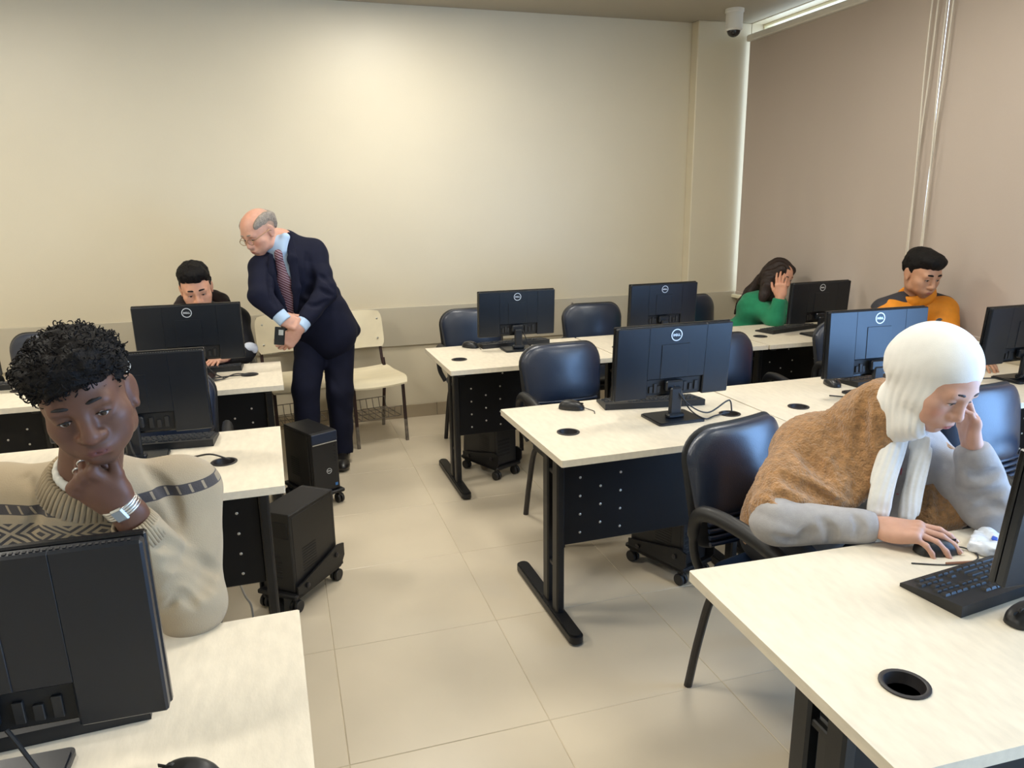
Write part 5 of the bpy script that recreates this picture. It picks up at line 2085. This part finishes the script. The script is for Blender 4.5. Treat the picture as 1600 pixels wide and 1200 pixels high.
    sdf_obj(q, .005, 'tie', tm, t, base)
    # trousers and shoes
    tr_ = Body()
    tr_.ell(hip, (.165, .125, .12), None, .03)
    kL, kR = P(531, 612, 4.62), P(478, 610, 4.56)
    for s_, kn, ft in ((1, kL, footL), (-1, kR, footR)):
        h0 = hip + arr(s_ * .085, .0 - .03 * (s_ < 0), -.06)
        tr_.cone(h0, kn, .100, .080, .03)
        tr_.cone(kn, ft + arr(0, 0, .065), .080, .068, .03, flat_b=True)
    tr_.disp.append(fold(.006, 18, (.25, .2, 1), 2.2, 9, 61))
    sdf_obj(tr_, .009, 'trousers', M_SUIT, t, base)
    for ft, d in ((footL, nrm(arr(-.1, -1, 0))), (footR, nrm(arr(-.35, -.94, 0)))):
        sh = Body()
        sh.cone(ft + arr(0, 0, .05), ft + d * .13 + arr(0, 0, .032), .046, .038, .02)
        sh.cone(ft + arr(0, .02, .09), ft + arr(0, .02, .04), .045, .046, .02)
        sh.ell(ft + d * .15 + arr(0, 0, .03), (.044, .06, .03), None, .03)
        sh.box(ft + arr(0, 0, -.05), (.4, .4, .05), None, .001, .001, '-')
        sdf_obj(sh, .007, 'shoe', M_SHOE, t, base)
    # phone in the lower hand
    pc = P(437, 525, 4.285)
    R = roty(math.radians(8)) @ rotx(math.radians(-8))
    ph = thing('phone', 'dark smartphone held in the clasped hands of the standing person', 'phone', tuple(pc))
    MB().box((0, 0, 0), (.056, .009, .10), R, .003).build('body', M_MONG, ph)
    MB().box(R @ arr(.006, -.0052, .020), (.026, .002, .030), R, .001).build('camera_bump', M_STEEL, ph)


person_suit()


# ------------------------------------------------------------------ 5: woman in green leaning her face on her hand
def person_green():
    P = aty
    E = P(1231, 438, 4.40)
    f = face_frame(E, (.20, -.90, -.36), (.97, .20, -.12), .90)
    t, base = person('person with long brown hair in a green top leaning the face on one hand', (3.16, 4.66, 0))
    nb = P(1197, 462, 4.53)
    shR, shL = P(1176, 476, 4.56), P(1214, 478, 4.58)
    elR = P(1211, 500, 4.335)
    wR = P(1219, 463, 4.335)
    elL, wL = P(1232, 505, 4.38), P(1246, 511, 4.24)
    hip = arr(3.16, 4.68, .56)
    skin = srgb(208, 152, 124)
    b = Body()
    head_shape(b, f, jaw=.94, slit=.0038, nose=.95, full=1.0, ears=(0, 0))
    b.cone(f.pt(0, .028, -.045), nb, .048, .05, .03)
    b.ell((nb + hip) / 2 + arr(0, .02, .03), (.09, .06, .13), None, .06)
    for sh, el, wr in ((shL, elL, wL), (shR, elR, wR)):
        b.cone(nb - arr(0, 0, .04), sh, .04, .04, .05)
        b.cone(sh, el, .038, .034, .03)
        b.cone(el, wr, .034, .024, .02)
    y = nrm(arr(-.04, -.02, 1))
    z = nrm(arr(-.72, -.68, 0))
    z = nrm(z - y * (z @ y))
    hand_shape(b, wR, np.cross(z, y), y, z, [(8, 30, 16), (8, 34, 18), (10, 36, 18), (12, 40, 20)], [(.020, .016, -.006), (.048, .040, -.010), (.060, .066, -.014), (.064, .090, -.016)], .98, (5, 1, -3, -7))
    yl, zl = nrm(arr(0, -1, -.05)), nrm(arr(0, -.05, 1))
    hand_shape(b, wL, np.cross(yl, zl), yl, zl, [(15, 25, 15)] * 4, None, .93)
    blobs = [(f, (0, -.1, -.068), (.024, .03, .0105), srgb(176, 92, 88), .5)]
    sdf_obj(b, .0046, 'body', M_SKIN, t, base, skin_color(skin, blobs))
    eyes(f, t, base, (0.1, -1, -.3))
    brows(f, t, base, M_HAIRBR, .003, .005, .0035)
    h = Body()
    h.ell(f.pt(0, .026, .040), arr(.086, .104, .088) * f.s, f.R, .02)
    h.ell(f.pt(0, .055, -.02), arr(.084, .075, .10) * f.s, f.R, .03)
    for q in (-1, 1):
        h.cone(f.pt(q * .060, -.035, .065), f.pt(q * .080, .015, -.07), .024, .026, .03)
    h.ell(f.pt(0, -.105, -.035), arr(.058, .065, .105) * f.s, f.R, .010, '-')
    h.chain([f.pt(-.055, .05, -.03), P(1200, 448, 4.48), P(1194, 462, 4.47), P(1190, 474, 4.46)], (.055, .046, .032, .014), .03)
    h.chain([f.pt(-.03, .08, .0), P(1190, 440, 4.60), P(1172, 456, 4.66), P(1157, 474, 4.70), P(1148, 490, 4.72)], (.05, .046, .036, .024, .010), .03)
    h.chain([f.pt(-.07, .0, -.05), P(1204, 465, 4.46)], (.036, .026), .02)
    def strands(Q):
        L = f.loc(Q)
        return -.0032 * np.sin(L[:, 0] * 150 + 3 * np.sin(L[:, 2] * 18) + L[:, 1] * 90) - .002 * snoise(Q, 160, 8)
    h.disp.append(strands)
    sdf_obj(h, .0052, 'hair', M_HAIRBR, t, base)
    M_GRN = mat('green_knit', srgb(30, 128, 88), .9, var=.08, scale=40, bump=.15, bscale=300, sheen=.1)
    s = Body()
    s.cone(nb + arr(0, .02, -.04), shR, .058, .070, .05)
    s.cone(nb + arr(0, .02, -.04), shL, .058, .070, .05)
    s.ell(P(1180, 484, 4.58), (.135, .12, .13), None, .05)
    s.ell(P(1174, 512, 4.62), (.14, .12, .14), None, .05)
    s.ell(hip + arr(0, 0, .03), (.17, .13, .14), None, .06)
    s.cone(shR, elR, .072, .060, .04)
    s.cone(elR, elR + (wR - elR) * .9, .062, .044, .02, flat_b=True)
    s.cone(shL, elL, .068, .058, .04)
    s.cone(elL, elL + (wL - elL) * .85, .056, .042, .02, flat_b=True)
    s.disp.append(fold(.006, 26, (.5, .4, .8), 2.2, 8, 71))
    s.box((3.2, 4.0, T - .05), (.9, .40, .0505), None, .001, .001, '-')
    sdf_obj(s, .0075, 'green_top', M_GRN, t, base)
    lower_body(t, base, hip, (3.28, 4.33, .53), (3.06, 4.33, .53), (3.28, 4.30, 0), (3.06, 4.30, 0), M_TROU, .014)


person_green()


# ------------------------------------------------------------------ 6: man in an orange jacket with black shoulders
def person_orange():
    P = aty
    E = P(1457, 438, 3.10)
    f = face_frame(E, (-.06, -.92, -.38), (.99, -.06, -.02), 1.0)
    t, base = person('person with short black hair in an orange jacket with black shoulders', (3.24, 3.32, 0))
    nb = P(1432, 470, 3.25)
    shR, shL = P(1388, 490, 3.28), P(1470, 488, 3.18)
    elR, elL = P(1374, 540, 3.14), P(1482, 540, 3.06)
    wR, wL = arr(3.05, 2.90, .79), arr(3.36, 2.88, .79)
    skin = srgb(186, 138, 108)
    b = Body()
    head_shape(b, f, jaw=1.0, slit=.0036, nose=1.12, lips=1.15)
    b.cone(f.pt(0, .028, -.045), nb, .055, .058, .03)
    hip = arr(3.22, 3.36, .56)
    b.ell((nb + hip) / 2 + arr(0, 0, .06), (.13, .08, .18), None, .06)
    for sh, el, wr, sg in ((shL, elL, wL, 1), (shR, elR, wR, -1)):
        b.cone(nb, sh, .045, .045, .05)
        b.cone(sh, el, .042, .036, .03)
        b.cone(el, wr, .036, .026, .02)
        y, z = nrm(arr(0, -1, -.05)), nrm(arr(0, -.05, 1))
        hand_shape(b, wr, np.cross(y, z) if sg > 0 else np.cross(z, y), y, z, [(15, 25, 15)] * 4, None, .97)
    stub = srgb(120, 92, 76)
    blobs = [(f, (0, -.045, -.085), (.075, .075, .045), stub, .6), (f, (0, -.08, -.05), (.035, .04, .012), stub, .8), (f, (0, -.1, -.068), (.026, .03, .011), srgb(158, 96, 90), .5),
             (f, (0, .03, .05), (.084, .115, .07), srgb(28, 22, 20), .2), (f, (0, -.095, .02), (.066, .06, .055), skin, .5)]
    sdf_obj(b, .0044, 'body', M_SKIN, t, base, skin_color(skin, blobs))
    eyes(f, t, base, (.1, -1, -.3))
    brows(f, t, base, M_HAIRB, .0046, .003, .0035)
    h = Body()
    h.ell(f.pt(0, .020, .066), arr(.084, .102, .062), f.R, .02)
    h.ell(f.pt(0, -.040, .088), arr(.072, .055, .036), f.R, .02)
    h.ell(f.pt(0, .083, .02), arr(.066, .036, .062), f.R, .03)
    for q in (-1, 1):
        h.ell(f.pt(q * .068, .022, .036), arr(.016, .050, .042), f.R, .015)
    h.disp.append(lambda Q: -.004 * snoise(Q, 120, 5) - .002 * snoise(Q, 300, 6))
    sdf_obj(h, .0046, 'hair', M_HAIRB, t, base, smooth=0)
    M_OR = mat('orange_jacket', srgb(214, 132, 20), .7, var=.08, scale=30, bump=.1, bscale=300)
    M_BK = mat('charcoal_yoke', srgb(44, 42, 48), .75, var=.1, scale=30)
    s = Body()
    s.ell((nb + hip) / 2 + arr(0, 0, .06), (.185, .125, .19), None, .06)
    s.ell(hip + arr(0, 0, .10), (.18, .13, .17), None, .06)
    for sh, el, wr in ((shL, elL, wL), (shR, elR, wR)):
        s.cone(nb + arr(0, 0, -.03), sh, .066, .080, .05)
        s.cone(sh, el, .080, .066, .04)
        s.cone(el, el + (wr - el) * .88, .064, .045, .02, flat_b=True)
    s.disp.append(fold(.006, 24, (.4, .3, .8), 2.2, 8, 81))
    s.box((3.2, 2.6, T - .05), (.9, .36, .0505), None, .001, .001, '-')
    jk = sdf_obj(s, .0075, 'jacket', M_OR, t, base)
    ax = nrm(f.pt(0, .028, -.045) - nb)
    e1 = nrm(np.cross(ax, (0, 1, 0)))
    e2 = np.cross(ax, e1)
    cl = Body()
    cl.chain([nb + ax * (.034 + .012 * math.sin(a)) + (e1 * math.cos(a) + e2 * math.sin(a)) * .080 for a in np.linspace(0, 2 * PI, 21)], [.017] * 21, .01, sq=(ax, 2.0))
    sdf_obj(cl, .0055, 'collar', M_OR, jk, base)
    for sh, dx in ((shR, -1), (shL, 1)):
        q = Body()
        q.cone(nb + arr(dx * .075, .02, -.012), sh + arr(dx * .012, .01, .012), .066, .080, .03)
        q.box(sh + arr(0, -.10, -.09), (.3, .3, .085), rotx(.2), .001, .004, '-')
        q.disp.append(fold(.004, 24, (.4, .3, .8), 2.2, 8, 81))
        sdf_obj(q, .0065, 'shoulder_yoke', M_BK, jk, base)
    bd = s.hit(1467, 503)
    bd = P(1468, 503, 3.115) if bd is None else bd
    R = np.stack([nrm(arr(.95, -.28, 0)), nrm(arr(.28, .95, 0)), arr(0, 0, 1)], 1)
    MB().lathe([(.0, 0), (.020, 0), (.022, .002), (.020, .005), (.016, .004), (0, .004)], 24, R @ rotx(PI / 2), bd - base).build('round_badge', mat('badge_grey', srgb(84, 84, 86), .5, var=.2, scale=200), jk)
    MB().box(bd - base + R @ arr(0, -.006, .003), (.018, .002, .004), R).box(bd - base + R @ arr(0, -.006, -.004), (.012, .002, .003), R).build('badge_mark', M_LOGO, jk)
    lower_body(t, base, hip, (3.34, 3.02, .53), (3.10, 3.02, .53), (3.34, 2.98, 0), (3.10, 2.98, 0), M_TROU, .014)


person_orange()


# ------------------------------------------------------------------ small loose things
p = atz(1541, 858, T)
t = thing('tissue_pack', 'crumpled white and blue plastic tissue pack by the leaning elbow', 'tissue pack', (p[0], p[1], T))
q = Body()
q.box((0, 0, .016), (.052, .034, .016), rotz(.5), .010, .01)
q.ell((.03, .02, .022), (.03, .022, .016), rotz(.9), .01)
q.disp.append(lambda Q: .003 - .009 * np.abs(snoise(Q, 95, 12)) - .004 * np.abs(snoise(Q, 210, 13)))
q.box((0, 0, -.05), (.2, .2, .0505), None, .001, .001, '-')
sdf_obj(q, .0032, 'wrapper', mat('glossy_white_film', srgb(222, 228, 236), .22, var=.10, scale=45), t, np.zeros(3))
MB().box((.008, -.012, .035), (.030, .014, .004), rotz(.6), .002).build('blue_label', mat('blue_print', srgb(56, 92, 190), .3, var=.2, scale=60), t)
p = atz(1518, 880, T)
pn = thing('pen', 'thin brown pen lying by the tissue pack', 'pen', (p[0], p[1], T))
MB().tube([(-.065, .012, .004), (.05, -.012, .004), (.062, -.0145, .004), (.068, -.016, .004)], [.0036, .0036, .0026, .0008], 8).build('barrel', mat('brown_barrel', srgb(140, 96, 70), .4, var=.1), pn)
for (px, py, rz, lb) in ((1301, 517, .3, 'white paper sheets behind the monitor of the person in green'),):
    p = atz(px, py, T)
    pp = thing('paper_stack', lb, 'paper', (p[0], p[1], T), rz)
    for k in range(3):
        MB().box((.004 * k, .003 * k, .0012 + .0016 * k), (.20, .145, .0012), rotz(.12 * k)).build('sheet', mat('white_paper', srgb(232, 236, 230), .7, var=.02), pp)
